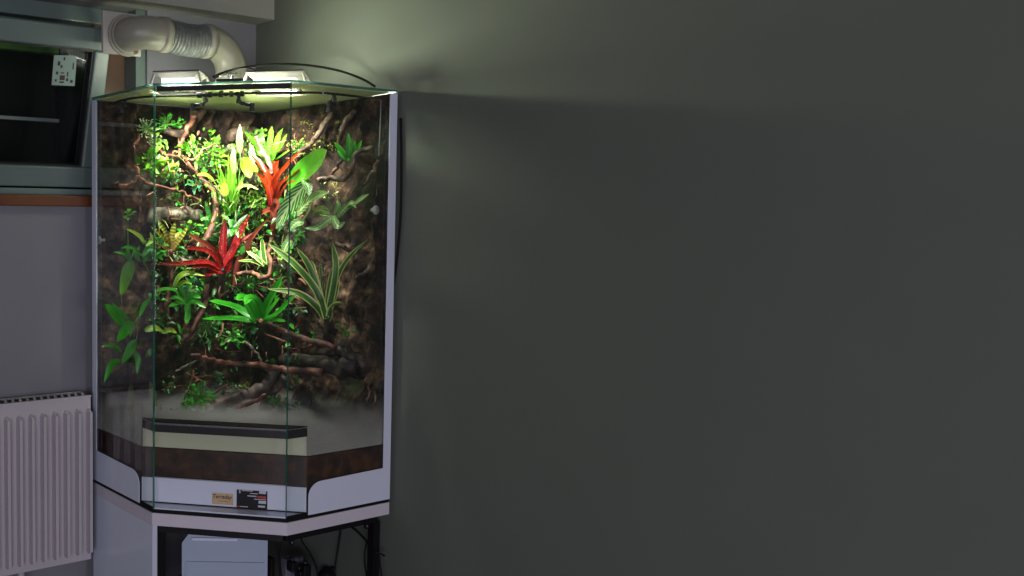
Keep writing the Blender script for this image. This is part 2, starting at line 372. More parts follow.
s = MB(); s.slab([(0, -L, T), (0, 0, T), (0, 0, T+1.187), (0, -L, T+1.187)], (-1, 0, 0), 0.006); s.slab([(-L, 0, T), (0, 0, T), (0, 0, T+1.187), (-L, 0, T+1.187)], (0, -1, 0), 0.006); s.build('back_panel', 'white_laminate', tk)
s = MB(); penta(0.004, T-0.0, T+0.004, s, x1=0, y1=0); s.build('floor_pane', 'white_laminate', tk)
# translucent cover sheet under the top pane with openings for the lamps (four strips round two openings)
LA = [(-0.525, -0.315), (-0.286, -0.464)]
def rot2(c, u, v): return (c[0]+u*de.x+v*dn.x, c[1]+u*de.y+v*dn.y)
def cover():
    bm = bmesh.new(); k = 0.012*math.tan(PI/8); i = 0.012
    poly = [(-L+i, -0.012), (-L+i, -a_+k+0.02), (-a_+k+0.02, -L+i), (-0.012, -L+i), (-0.012, -0.012)]
    outer = [bm.verts.new((p[0], p[1], 0)) for p in poly]
    ed = [bm.edges.new((outer[q], outer[(q+1) % 5])) for q in range(5)]
    for c in LA:
        h = [bm.verts.new((*rot2(c, u*0.075, v*0.07), 0)) for u, v in ((-1, -1), (1, -1), (1, 1), (-1, 1))]
        ed += [bm.edges.new((h[q], h[(q+1) % 4])) for q in range(4)]
    bmesh.ops.triangle_fill(bm, use_beauty=True, edges=ed)
    me = bpy.data.meshes.new('cover_sheet'); bm.to_mesh(me); bm.free()
    return me
me = cover(); me.materials.append(MATS['acrylic_top']); o = bpy.data.objects.new('cover_sheet', me); COL.objects.link(o)
o.matrix_world = Matrix.Translation((0, 0, T+1.1925)); o.parent = tk; o.matrix_parent_inverse = Matrix.Translation(-Vector(ORG['terrarium']))
sl = o.modifiers.new('thick', 'SOLIDIFY'); sl.thickness = 0.002

# stickers on the recessed base strip
def base_pt(x, y, d=0.0035):
    n = -dn; p0 = zz(R1, 0)+n*d; dd = ray(x, y); return CP+dd*((p0-CP).dot(n)/dd.dot(n))
g = thing('gold_nameplate', 'small gold nameplate with dark script at the foot of the terrarium', 'nameplate', base_pt(222, 505))
def bq(x0, y0, x1, y1, d=0.0035):   # an upright rectangle on the strip given by its corners in the picture
    a = base_pt(x0, y1, d); b = base_pt(x1, y1, d); h = (base_pt(x0, y0, d)-a).z
    e = (b-a); e.z = 0
    return [a, a+e, a+e+Vector((0, 0, h)), a+Vector((0, 0, h))]
s = MB(); s.slab(bq(211, 491.5, 235, 504.8), -dn, 0.0008); s.build('frame', 'white_laminate', g)
s = MB(); s.slab(bq(212, 492.6, 233.3, 503.8, 0.0045), -dn, 0.0006); s.build('plate', 'gold_label', g)
def text(body, q, mat, parent, name='lettering', bold=0.0, shear=0.0, ext=0.0003):
    c = bpy.data.curves.new(name, 'FONT'); c.body = body; c.align_x = 'CENTER'; c.align_y = 'CENTER'; c.size = 1; c.shear = shear; c.offset = bold
    o = bpy.data.objects.new(name, c); COL.objects.link(o)
    bpy.context.view_layer.update(); dg = bpy.context.evaluated_depsgraph_get()
    me = bpy.data.meshes.new_from_object(o.evaluated_get(dg)); bpy.data.objects.remove(o); bpy.data.curves.remove(c)
    xs = [v.co.x for v in me.vertices]; ys = [v.co.y for v in me.vertices]
    w, h = max(xs)-min(xs), max(ys)-min(ys); cx, cy = (max(xs)+min(xs))/2, (max(ys)+min(ys))/2
    for v in me.vertices:
        u, t = (v.co.x-cx)/w+0.5, (v.co.y-cy)/h+0.5
        p = (q[0]*(1-u)+q[1]*u)*(1-t)+(q[3]*(1-u)+q[2]*u)*t; v.co = p
    me.materials.clear(); me.materials.append(MATS[mat]); me.name = name
    o = bpy.data.objects.new(name, me); COL.objects.link(o); o.parent = parent
    o.matrix_parent_inverse = Matrix.Translation(-Vector(ORG[parent.name])); return o
text('Terraday', bq(213, 494.0, 232.3, 499.3, 0.0053), 'ink', g, bold=0.02, shear=0.25)
text('T E R R A', bq(217.5, 500.2, 228, 501.6, 0.0053), 'ink', g)
g = thing('black_info_sign', 'black information sign with white and red lines beside the gold nameplate', 'sign', base_pt(252, 507))
s = MB(); s.slab(bq(236.6, 489.3, 267.3, 508.6), -dn, 0.0012); s.build('board', 'black_plastic', g)
s = MB()
for x0, y0, x1, y1 in ((242, 490, 253, 490.8), (250, 493, 258, 493.7), (247.5, 495.3, 256.5, 496.3), (254, 498.7, 266, 499.4), (259, 490.6, 266, 493.7), (258.5, 500.6, 266, 503.5), (258, 505.4, 265, 507.2), (240, 506, 248, 506.7), (239.4, 489.6, 240.1, 493.2), (238.6, 490.4, 241, 491), (238.9, 492, 240.8, 492.6)):
    s.slab(bq(x0, y0, x1, y1, 0.005), -dn, 0.0003)
s.build('print', 'print_white', g)
for r_ in ((257.5, 496, 266, 498), (237.6, 505.6, 239.4, 506.8)): s = MB(); s.slab(bq(*r_, 0.005), -dn, 0.0003); s.build('print', 'print_red', g)

# ------------------------------------------------------------------ stand
st = thing('stand', 'white topped black steel stand carrying the terrarium', 'stand', (-0.3, -0.3, 0))
s = MB(); penta(-0.003, T-0.046, T-0.010, s); s.build('top_board', 'white_edge', st, bevel=0.001)
s = MB(); penta(0.001, T-0.010, T-0.0, s); s.build('foam_mat', 'black_rubber', st)
s = MB()
zt, zb = T-0.046, T-0.071
def bar(mb, p, q, w, z0, z1):
    p, q = Vector(p), Vector(q); d = (q-p); ln = d.length; ang = math.atan2(d.y, d.x)
    mb.box(((p.x+q.x)/2, (p.y+q.y)/2, (z0+z1)/2), (ln, w, abs(z1-z0)), Matrix.Rotation(ang, 3, 'Z'))
ii = 0.030; kk = ii*math.tan(PI/8)
Q = [(-L+ii, -0.03), (-L+ii, -a_+kk), (-a_+kk, -L+ii), (-0.03, -L+ii), (-0.03, -0.03)]
for i in range(5): bar(s, Q[i], Q[(i+1) % 5], 0.025, zb, zt)
s.build('frame', 'black_steel', st)
for i, p in enumerate(Q):
    if i == 2: continue
    s = MB(); s.bb((p[0]-0.0125, p[1]-0.0125, 0), (p[0]+0.0125, p[1]+0.0125, zb)); s.build('leg', 'black_steel', st)
s = MB(); bar(s, Q[1], Q[4], 0.02, 0.2, 0.22); s.build('cross_bar', 'black_steel', st)
s = MB(); s.bb((-L-0.002, 0.0, 0.0), (-L+0.014, -a_-0.003, T-0.047)); s.build('side_panel', 'white_laminate', st, bevel=0.001)
for px_, py_ in ((291, 535), (366, 519)):
    p = on(px_, py_, 1, -L+0.018); s = MB()
    s.bb((p.x-0.008, -L+0.014, p.z-0.022), (p.x+0.008, -L+0.018, p.z+0.01)); s.lathe([(0.008, 0), (0.008, 0.004)], (p.x, -L+0.018, p.z-0.022), (0, -1, 0)); s.lathe([(0.003, 0), (0.003, 0.002)], (p.x, -L+0.0135, p.z-0.02), (0, -1, 0), mi=1)
    s.build('hook_tab', ['black_steel', 'mid_grey_plastic'], st)

# drawer box under the stand
bx = thing('storage_box', 'frosted pale blue plastic storage box on the floor under the stand', 'box', (-0.45, -0.35, 0.0))
fd = Vector((math.cos(yaw+0.02), -math.sin(yaw+0.02), 0)); fn = Vector((math.sin(yaw+0.02), math.cos(yaw+0.02), 0))   # box front roughly square to the viewer
c0 = on(181, 536, 1, -0.36); c1 = onS(264, 536, c0.x+c0.y)
s0 = 0.0
top = on(182, 533, 1, -0.33); bl = Vector((top.x, top.y, 0)); wid = 0.255; dep = 0.17
fd = de*0.92+dn*0.18; fd.normalize(); fn = Vector((-fd.y, fd.x, 0))
def bp_(u, v, z): return bl+fd*u+fn*v+Vector((0, 0, z))
zt_ = top.z
s = MB(); out = [(0.012, 0.004)]
prof = [(0, 0.004), (0, zt_-0.03), (0.02, zt_-0.002), (0.035, zt_), (wid-0.02, zt_), (wid-0.004, zt_-0.005), (wid, zt_-0.02), (wid, 0.004)]
s.slab([bp_(u, 0, z) for u, z in prof], fn, dep); s.build('shell', 'frosted_plastic', bx, bevel=0.004)
s = MB(); s.slab([bp_(0.03, -0.001, zt_-0.012), bp_(0.165, -0.001, zt_-0.012), bp_(0.165, -0.001, zt_-0.019), bp_(0.03, -0.001, zt_-0.019)], -fn, 0.008); s.build('grip_rim', 'white_laminate', bx)
for k in range(2):
    z1 = zt_-0.085-0.11*k; s = MB(); s.slab([bp_(0.012, -0.001, z1), bp_(wid-0.012, -0.001, z1), bp_(wid-0.012, -0.001, z1-0.09), bp_(0.012, -0.001, z1-0.09)], -fn, 0.005)
    s.build('drawer', 'frosted_plastic', bx, bevel=0.003)
# ------------------------------------------------------------------ lamps
def lamp(c, wid, dep, label):
    t = thing('grow_lamp', label, 'lamp', (c[0], c[1], T+1.2), group='lamps on the terrarium top')
    z = T+1.2005
    def ring(u, v, zz_): return [Vector((*rot2(c, a*u, b*v), zz_)) for a, b in ((-1, -1), (1, -1), (1, 1), (-1, 1))]
    def frus(mb, lv, mi=0):
        vs = [p for u, v, h in lv for p in ring(u, v, z+h)]
        fs = [(i*4+k, i*4+(k+1) % 4, (i+1)*4+(k+1) % 4, (i+1)*4+k) for i in range(len(lv)-1) for k in range(4)]
        fs += [(3, 2, 1, 0), tuple((len(lv)-1)*4+k for k in range(4))]
        mb.add(vs, fs, mi=mi)
    w, d = wid/2, dep/2
    s = MB(); frus(s, [(w*0.66, d*0.66, 0.006), (w*0.70, d*0.70, 0.026)]); s.build('body', 'lamp_glow', t)
    s = MB(); frus(s, [(w*0.60, d*0.62, 0.0), (w*0.60, d*0.62, 0.003)]); s.build('diffuser', 'lamp_diffuser', t)
    led = area('led_panel', (c[0], c[1], T+1.186), (-0.06, -0.06, T+0.66), w*1.1, d*1.1, 5.4, (1.0, 0.96, 0.86), 100)
    fill_ = area('cover_fill_light', (c[0], c[1], T+1.2035), (c[0], c[1], T), w*1.9, d*1.9, 1.4, (1.0, 0.98, 0.88), 170)  # added light above the cover sheet, brightens it round the lamp
    s = MB(); frus(s, [(w*0.55, d*0.55, 0.026), (w*0.55, d*0.55, 0.028)]); s.build('heat_sink', 'black_plastic', t)
    s = MB(); frus(s, [(w*0.72, d*0.72, 0.028), (w, d, 0.040), (w, d, 0.043)]); s.build('housing', 'lamp_white', t)
    s = MB(); frus(s, [(w*1.01, d*1.01, 0.0432), (w*0.98, d*0.98, 0.046)]); s.build('rim', 'black_plastic', t)
    # feet that slope down from the housing to the glass
    for sg in (-1, 1):
        p = [Vector((*rot2(c, sg*w*0.95, -d*0.9), z+0.040)), Vector((*rot2(c, sg*w*1.12, -d*1.0), z+0.003))]
        p2 = [Vector((*rot2(c, sg*w*0.95, d*0.9), z+0.040)), Vector((*rot2(c, sg*w*1.12, d*1.0), z+0.003))]
        for a, b in (p, p2): s = MB(); s.tube([a, b], 0.004, 8); s.build('foot', 'lamp_white', t)
    return t
lamp(LA[0], 0.135, 0.12, 'left white grow lamp on the glass top, nearer the window')
lamp(LA[1], 0.165, 0.14, 'right white grow lamp on the glass top, under the cable arch')

# added area lights near the lamps, brighten the walls and duct around them
area('added_spill_light', (-0.31, -0.30, T+1.254), (0.35, -0.8, T+1.40), 0.10, 0.012, 1.1, (0.93, 1.0, 0.76), 172)
area('added_spill_light', (-0.455, -0.385, T+1.240), (0.3, -1.45, T+1.36), 0.10, 0.012, 3.4, (0.93, 1.0, 0.76), 170)
area('added_spill_light', (-0.46, -0.235, T+1.236), (-0.40, 0.2, T+1.30), 0.12, 0.012, 0.5, (0.95, 1.0, 0.80), 170)
# ------------------------------------------------------------------ vent duct
dc = thing('ventilation_duct', 'white ventilation pipe with silver flexible middle running from window to tank top', 'duct', (-0.25, -0.1, T+1.2))
yy = -0.17; R_ = 0.049; PY = -0.115
cA = on(133, 31, 1, yy); cE = on(231, 62, 1, yy)
zc = on(165, 35, 1, yy).z
xl = on(128, 31, 1, yy).x; xr = on(231, 60, 1, yy).x; xf0 = on(163, 35, 1, yy).x; xf1 = on(207, 38, 1, yy).x
pl = MB(); p0 = on(103, 10, 1, PY); p1 = on(141, 55, 1, PY)
pl.bb((p0.x, PY, p1.z-0.005), (p1.x, PY+0.012, p0.z)); pl.bb((p1.x-0.03, PY+0.012, p0.z-0.03), (p1.x-0.01, WY, p0.z-0.01)); pl.build('wall_plate', 'plate_white', dc, bevel=0.002)
kb = MB(); kp = on(134, 51, 1, PY); kb.lathe([(0.010, 0), (0.010, 0.010), (0.007, 0.014)], kp, (0, -1, 0)); kb.build('knob', 'jamb_wood', dc, smooth=False)
pc = Vector((p0.x+0.078, PY, zc-0.004))
s = MB(); s.lathe([(R_+0.014, 0), (R_+0.014, 0.005), (R_+0.006, 0.006), (R_+0.006, 0.012)], pc, (0, -1, 0), 40); s.build('flange', 'duct_white', dc)
s = MB(); s.tube(bez([pc, pc+Vector((0.004, -0.03, 0)), Vector((pc.x+0.035, yy, zc)), Vector((xf0, yy, zc))], 20), R_, 32); s.tube([Vector((xf0-0.012, yy, zc)), Vector((xf0+0.012, yy, zc))], R_+0.004, 32)
s.build('elbow', 'duct_white', dc, smooth=True)
s = MB(); nn = 60; pts = [Vector((xf0+(xf1-xf0)*i/nn, yy-0.003*math.sin(i/nn*PI), zc-0.006*math.sin(i/nn*PI*1.0)-0.004*i/nn)) for i in range(nn+1)]
s.tube(pts, [R_-0.002+(0.0025 if i % 4 < 2 else -0.001) for i in range(nn+1)], 32, wob=0.02); s.build('flexible_hose', 'foil_grey', dc, smooth=False)
s = MB(); cc = Vector((xf1, yy, zc-0.004))
s.tube([cc-Vector((0.012, 0, 0)), cc+Vector((0.012, 0, 0))], R_+0.004, 32)
rad = xr-xf1-0.004
pts = [cc] + [Vector((xf1+0.004+rad*math.sin(t), yy, cc.z-rad*(1-math.cos(t)))) for t in [k/12*PI/2 for k in range(13)]] + [Vector((xr, yy, T+1.2))]
s.tube(pts, R_, 32); s.build('elbow', 'duct_white', dc, smooth=True)

# ------------------------------------------------------------------ background of the tank
def fbm(p, o=4):
    v = 0; a = 1
    for i in range(o): v += a*noise.noise(p); p = p*2.03+Vector((3.1, 1.7, 5.3)); a *= 0.5
    return v
m, nt, b = nodes('clay_background')
tc = N(nt, 'ShaderNodeTexCoord'); no = N(nt, 'ShaderNodeTexNoise'); no.inputs['Scale'].default_value = 16; no.inputs['Detail'].default_value = 9; no.inputs['Roughness'].default_value = 0.72
nt.links.new(tc.outputs['Object'], no.inputs['Vector'])
r = ramp(nt, [(0.38, (0.002, 0.0015, 0.001)), (0.48, (0.018, 0.010, 0.006)), (0.57, (0.065, 0.038, 0.021)), (0.70, (0.24, 0.16, 0.10))])
nt.links.new(no.outputs['Fac'], r.inputs[0])
no2 = N(nt, 'ShaderNodeTexNoise'); no2.inputs['Scale'].default_value = 6; no2.inputs['Detail'].default_value = 5; nt.links.new(tc.outputs['Object'], no2.inputs['Vector'])
r2 = ramp(nt, [(0.56, (0, 0, 0)), (0.68, (1, 1, 1))]); nt.links.new(no2.outputs['Fac'], r2.inputs[0])
mx = N(nt, 'ShaderNodeMix', data_type='RGBA'); nt.links.new(r2.outputs[0], mx.inputs['Factor']); nt.links.new(r.outputs[0], mx.inputs['A']); mx.inputs['B'].default_value = (0.018, 0.024, 0.008, 1)
nt.links.new(mx.outputs['Result'], b.inputs['Base Color']); b.inputs['Roughness'].default_value = 0.85; b.inputs['Specular IOR Level'].default_value = 0.25
bp = N(nt, 'ShaderNodeBump'); bp.inputs['Strength'].default_value = 0.8; bp.inputs['Distance'].default_value = 0.012; nt.links.new(no.outputs['Fac'], bp.inputs['Height']); nt.links.new(bp.outputs[0], b.inputs['Normal'])

def barkmat(name, c0, c1, c2, sc=30):
    m, nt, b = nodes(name)
    tc = N(nt, 'ShaderNodeTexCoord'); no = N(nt, 'ShaderNodeTexNoise'); no.inputs['Scale'].default_value = sc; no.inputs['Detail'].default_value = 6
    nt.links.new(tc.outputs['Object'], no.inputs['Vector']); r = ramp(nt, [(0.32, c0), (0.5, c1), (0.68, c2)]); nt.links.new(no.outputs['Fac'], r.inputs[0])
    nt.links.new(r.outputs[0], b.inputs['Base Color']); b.inputs['Roughness'].default_value = 0.6
    bp = N(nt, 'ShaderNodeBump'); bp.inputs['Strength'].default_value = 0.6; bp.inputs['Distance'].default_value = 0.004; nt.links.new(no.outputs['Fac'], bp.inputs['Height']); nt.links.new(bp.outputs[0], b.inputs['Normal'])
barkmat('driftwood', (0.03, 0.010, 0.006), (0.13, 0.048, 0.024), (0.36, 0.17, 0.09))
barkmat('red_driftwood', (0.015, 0.005, 0.003), (0.075, 0.025, 0.016), (0.18, 0.07, 0.045))
barkmat('pale_wood', (0.05, 0.022, 0.014), (0.14, 0.075, 0.05), (0.24, 0.15, 0.11))
barkmat('grey_cork', (0.015, 0.013, 0.009), (0.075, 0.065, 0.042), (0.26, 0.24, 0.16))
barkmat('wet_cork', (0.006, 0.005, 0.004), (0.025, 0.02, 0.015), (0.08, 0.06, 0.045))
barkmat('dark_wood', (0.006, 0.005, 0.005), (0.03, 0.02, 0.017), (0.09, 0.055, 0.045))
barkmat('clay_root', (0.012, 0.008, 0.005), (0.07, 0.045, 0.028), (0.20, 0.14, 0.09))
barkmat('soil', (0.008, 0.002, 0.0006), (0.032, 0.010, 0.003), (0.085, 0.03, 0.009), 30)

def ridge(u, z, pts, w, h):
    best = 9
    for (x0, z0), (x1, z1) in zip(pts[:-1], pts[1:]):
        dx, dz = x1-x0, z1-z0; t = max(0, min(1, ((u-x0)*dx+(z-z0)*dz)/(dx*dx+dz*dz+1e-9)))
        best = min(best, math.hypot(u-x0-dx*t, z-z0-dz*t))
    return h*math.exp(-(best/w)**2)
def wallpts(l, side):   # pixel list -> (distance from corner, z) on the side ('x' = along the right wall)
    out = []
    for x, y in l:
        p = on(x, y, 0 if side == 'R' else 1, -0.05); out.append((-p.y if side == 'R' else -p.x, p.z))
    return out
RIDG = {'R': [(wallpts(l, 'R'), w, h) for l, w, h in (
        ([(353, 112), (342, 126), (338, 140)], .012, .035), ([(330, 114), (320, 128), (309, 143), (300, 160)], .012, .035),
        ([(370, 100), (368, 118), (365, 131), (361, 142)], .009, .03), ([(290, 116), (282, 130), (284, 150)], .014, .03), ([(310, 118), (303, 130), (296, 142)], .010, .025),
        ([(380, 160), (376, 200), (378, 260), (372, 320)], .012, .03), ([(352, 230), (360, 270), (352, 310)], .015, .03))],
        'L': [(wallpts(l, 'L'), w, h) for l, w, h in (
        ([(200, 112), (190, 126), (176, 136), (164, 134)], .014, .05), ([(232, 114), (226, 132), (230, 150)], .014, .03), ([(250, 118), (240, 132), (250, 138)], .02, .05), ([(215, 112), (210, 130)], .01, .03), ([(120, 110), (116, 170), (122, 240)], .015, .03), ([(108, 120), (112, 200)], .012, .03))]}
def relief(side):
    nu, nz = 150, 260; z0, z1 = 0.14, 1.1905; u1 = L-0.012
    vs = []; 
    for j in range(nz):
        z = z0+(z1-z0)*j/(nz-1)
        for i in range(nu):
            u = u1*i/(nu-1)
            p = Vector((u*5, z*4, 3.0 if side == 'R' else 17.0))
            wv = fbm(p*1.0); h = 0.026+0.024*wv + 0.018*fbm(p*3.3, 4) + 0.018*(1-abs(noise.noise(Vector((u*9+wv, z*3.2+wv*0.8, p.z)))*2.2))**2*0.6
            for pts, w, hh in RIDG[side]: h += ridge(u+0.008*wv, T+z, pts, w, hh)
            h = max(0.010, min(0.085, h)); e = 0.0075
            if i == nu-1 or j in (0, nz-1): h = e+0.001
            vs.append((-e-h+e, -u, T+z) if side == 'R' else (-u, -h, T+z))
    fs = [(j*nu+i, j*nu+i+1, (j+1)*nu+i+1, (j+1)*nu+i) for j in range(nz-1) for i in range(nu-1)]
    if side == 'R': fs = [f[::-1] for f in fs]
    # side closing strips give the panel its thickness
    base = len(vs); ring = []
    for j in range(nz): ring.append((j*nu+nu-1))
    vs2 = []
    for k in ring:
        v = vs[k]; vs2.append((-0.0065, v[1], v[2]) if side == 'R' else (v[0], -0.0065, v[2]))
    o = len(vs); vs += vs2
    for q in range(len(ring)-1): fs.append((ring[q], ring[q+1], o+q+1, o+q))
    mb = MB(); mb.add(vs, fs); return mb
relief('L').build('rock_background', 'clay_background', tk, smooth=True)
relief('R').build('rock_background', 'clay_background', tk, smooth=True)
# soil behind the lower pane
s = MB(); io = 0.0075
poly = [(-L+io, -0.008), (-L+io, -a_+rec+0.001), (-a_+rec+0.001, -L+io), (-0.008, -L+io), (-0.008, -0.008)]
s.prism(poly, T+0.0045, T+0.155)
nx = 46; top = []
def inside(x, y): return x+y > (R1.x+R1.y)+0.012
vs = []; idx = {}
for i in range(nx):
    for j in range(nx):
        x = -0.008-(L-0.008-io)*i/(nx-1); y = -0.008-(L-0.008-io)*j/(nx-1)
        if x+y < R1.x+R1.y+0.012:
            ex = (R1.x+R1.y+0.012-x-y)/2; x += ex; y += ex
        edge = 1 if (x > -0.01 or y > -0.01) else 0
        vs.append((x, y, T+0.165+0.004*noise.noise(Vector((x*30, y*30, 1)))+(0.03*max(0, fbm(Vector((x*7, y*7, 4)), 3)) if x+y > -0.82 and x > -0.6 and y > -0.6 else 0)))
fs = [(i*nx+j, i*nx+j+1, (i+1)*nx+j+1, (i+1)*nx+j) for i in range(nx-1) for j in range(nx-1)]
s.add(vs, fs)
pr = [(p[0], p[1]) for p in poly]; s.prism(poly, T+0.155, T+0.163)
o = s.build('soil_layer', 'soil', tk)

# ------------------------------------------------------------------ leaves
def leafmat(name, base, tip, kind='plain', c2=(0.7, 0.8, 0.4), trans=0.2, rough=0.36, var=0.45):
    m, nt, b = nodes(name); lk = nt.links.new
    uv = N(nt, 'ShaderNodeUVMap'); sp = N(nt, 'ShaderNodeSeparateXYZ'); lk(uv.outputs[0], sp.inputs[0])
    r = ramp(nt, [(0.0, base), (0.9, tip)]); lk(sp.outputs['Y'], r.inputs[0]); col = r.outputs[0]
    def math_(op, a, bb=None, c=None):
        n = N(nt, 'ShaderNodeMath', operation=op)
        for i, q in enumerate((a, bb, c)):
            if q is None: continue
            if isinstance(q, (int, float)): n.inputs[i].default_value = q
            else: lk(q, n.inputs[i])
        return n.outputs[0]
    def mixc(fac, A_, B_):
        mx = N(nt, 'ShaderNodeMix', data_type='RGBA'); lk(fac, mx.inputs['Factor'])
        for nm, q in (('A', A_), ('B', B_)):
            if isinstance(q, tuple): mx.inputs[nm].default_value = (*q, 1)
            else: lk(q, mx.inputs[nm])
        return mx.outputs['Result']
    au = math_('ABSOLUTE', math_('SUBTRACT', sp.outputs['X'], 0.5))
    if kind == 'margin':
        rr = ramp(nt, [(0.30, (0, 0, 0)), (0.38, (1, 1, 1))]); lk(au, rr.inputs[0]); col = mixc(rr.outputs[0], col, c2)
    elif kind == 'midrib':
        rr = ramp(nt, [(0.03, (1, 1, 1)), (0.09, (0, 0, 0))]); lk(au, rr.inputs[0]); col = mixc(rr.outputs[0], col, c2)
    elif kind == 'veins':
        v = math_('ADD', math_('MULTIPLY', sp.outputs['Y'], 8.0), math_('MULTIPLY', au, -5.0)); f = math_('FRACT', v)
        q = math_('ABSOLUTE', math_('SUBTRACT', f, 0.5)); rr = ramp(nt, [(0.10, (1, 1, 1)), (0.20, (0, 0, 0))]); lk(q, rr.inputs[0])
        r3 = ramp(nt, [(0.05, (1, 1, 1)), (0.10, (0, 0, 0))]); lk(au, r3.inputs[0])
        mxx = math_('MAXIMUM', rr.outputs[0], r3.outputs[0]); col = mixc(mxx, col, c2)
    elif kind == 'bands':
        v = math_('FRACT', math_('MULTIPLY', sp.outputs['Y'], 9.0)); rr = ramp(nt, [(0.35, (0, 0, 0)), (0.55, (1, 1, 1))]); lk(v, rr.inputs[0]); col = mixc(rr.outputs[0], col, c2)
    elif kind == 'spots':
        tc = N(nt, 'ShaderNodeTexCoord'); vo = N(nt, 'ShaderNodeTexVoronoi'); vo.inputs['Scale'].default_value = 120; lk(tc.outputs['Object'], vo.inputs['Vector'])
        rr = ramp(nt, [(0.18, (1, 1, 1)), (0.30, (0, 0, 0))]); lk(vo.outputs['Distance'], rr.inputs[0]); col = mixc(rr.outputs[0], col, c2)
    tc = N(nt, 'ShaderNodeTexCoord'); no = N(nt, 'ShaderNodeTexNoise'); no.inputs['Scale'].default_value = 22; lk(tc.outputs['Object'], no.inputs['Vector'])
    hs = N(nt, 'ShaderNodeHueSaturation'); lk(col, hs.inputs['Color'])
    lk(math_('ADD', math_('MULTIPLY', no.outputs['Fac'], var*2), 1-var), hs.inputs['Value']); col = hs.outputs[0]
    lk(col, b.inputs['Base Color']); b.inputs['Roughness'].default_value = rough
    tl = N(nt, 'ShaderNodeBsdfTranslucent'); lk(col, tl.inputs[0]); ms = N(nt, 'ShaderNodeMixShader'); ms.inputs[0].default_value = trans
    out = nt.nodes['Material Output']; lk(b.outputs[0], ms.inputs[1]); lk(tl.outputs[0], ms.inputs[2]); lk(ms.outputs[0], out.inputs[0])
leafmat('leaf_bright', (0.05, 0.21, 0.01), (0.14, 0.40, 0.02))
leafmat('leaf_yellow', (0.12, 0.28, 0.015), (0.30, 0.44, 0.03))
leafmat('leaf_pale', (0.10, 0.24, 0.025), (0.26, 0.36, 0.09), 'midrib', (0.12, 0.24, 0.03))
leafmat('leaf_green', (0.02, 0.15, 0.01), (0.04, 0.32, 0.015))
leafmat('leaf_vivid', (0.012, 0.15, 0.006), (0.035, 0.36, 0.014), 'midrib', (0.008, 0.10, 0.005))
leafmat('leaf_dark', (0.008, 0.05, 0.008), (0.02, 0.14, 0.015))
leafmat('leaf_blue', (0.02, 0.11, 0.035), (0.05, 0.22, 0.08))
leafmat('leaf_olive', (0.06, 0.09, 0.015), (0.17, 0.22, 0.05))
leafmat('leaf_striped', (0.02, 0.18, 0.01), (0.04, 0.26, 0.02), 'veins', (0.58, 0.76, 0.36))
leafmat('leaf_big', (0.07, 0.36, 0.012), (0.10, 0.46, 0.02), 'veins', (0.07, 0.38, 0.015))
leafmat('leaf_margin', (0.025, 0.11, 0.02), (0.06, 0.22, 0.025), 'margin', (0.62, 0.66, 0.22))
leafmat('leaf_banded', (0.28, 0.02, 0.01), (0.36, 0.38, 0.04), 'bands', (0.06, 0.11, 0.012))
leafmat('leaf_red', (0.24, 0.003, 0.006), (0.09, 0.004, 0.004), 'spots', (0.30, 0.08, 0.04), 0.2, 0.25)
leafmat('leaf_redbrown', (0.12, 0.012, 0.008), (0.16, 0.04, 0.02), 'plain', trans=0.25)
leafmat('leaf_orange', (0.075, 0.001, 0.0015), (0.24, 0.025, 0.003), trans=0.25, rough=0.25)
leafmat('stem_green', (0.08, 0.22, 0.03), (0.12, 0.30, 0.05))
leafmat('lichen', (0.35, 0.38, 0.18), (0.50, 0.52, 0.30), trans=0.1)
leafmat('moss', (0.10, 0.13, 0.02), (0.30, 0.34, 0.06), trans=0.1)

PROF = {'strap': lambda t: (1-0.25*t)*min(1, (1-t)*4.5)**0.7*(0.8+0.2*min(1, t*5)),
        'lance': lambda t: math.sin(PI*min(1, 0.06+t*0.94))**0.75*(1-0.2*t),
        'ovate': lambda t: math.sin(PI*(0.04+0.96*t)**0.8)**0.62,
        'blade': lambda t: (1-t)**0.5*0.9+0.08}
def leaf(mb, pts, w, prof='strap', fold=0.25, hint=None, n=11):
    P = bez(pts, n-1) if len(pts) > 2 else [Vector(pts[0]).lerp(Vector(pts[1]), k/(n-1)) for k in range(n)]
    m_ = len(P); f = PROF[prof]; vs = []; uvs = []
    hint = Vector(hint) if hint is not None else (CP-P[0]).normalized()+Vector((0, 0, 0.6))
    prev = None
    for i, p in enumerate(P):
        t = i/(m_-1); d = (P[min(i+1, m_-1)]-P[max(i-1, 0)]).normalized()
        sd = d.cross(hint)
        if sd.length < 0.15: sd = prev.copy() if prev else d.orthogonal()
        sd.normalize()
        if prev and sd.dot(prev) < 0: sd = -sd
        prev = sd; nn = sd.cross(d).normalized(); hw = max(0.0002, f(t)*w/2)
        if nn.dot(hint) < 0: nn = -nn
        for k in (-1, -0.5, 0, 0.5, 1):
            vs.append(p+sd*hw*k*(1-0.1*fold)+nn*hw*fold*(abs(k)**1.3-0.4)); uvs.append((0.5+k*0.5, t))
    fs = [(i*5+k, i*5+k+1, (i+1)*5+k+1, (i+1)*5+k) for i in range(m_-1) for k in range(4)]
    mb.add(vs, fs, uvs)
def pxw(p, px):   # metres spanned by px pixels at p
    return px*(p-CP).dot(fw)/CAM_F
RIMG = rt
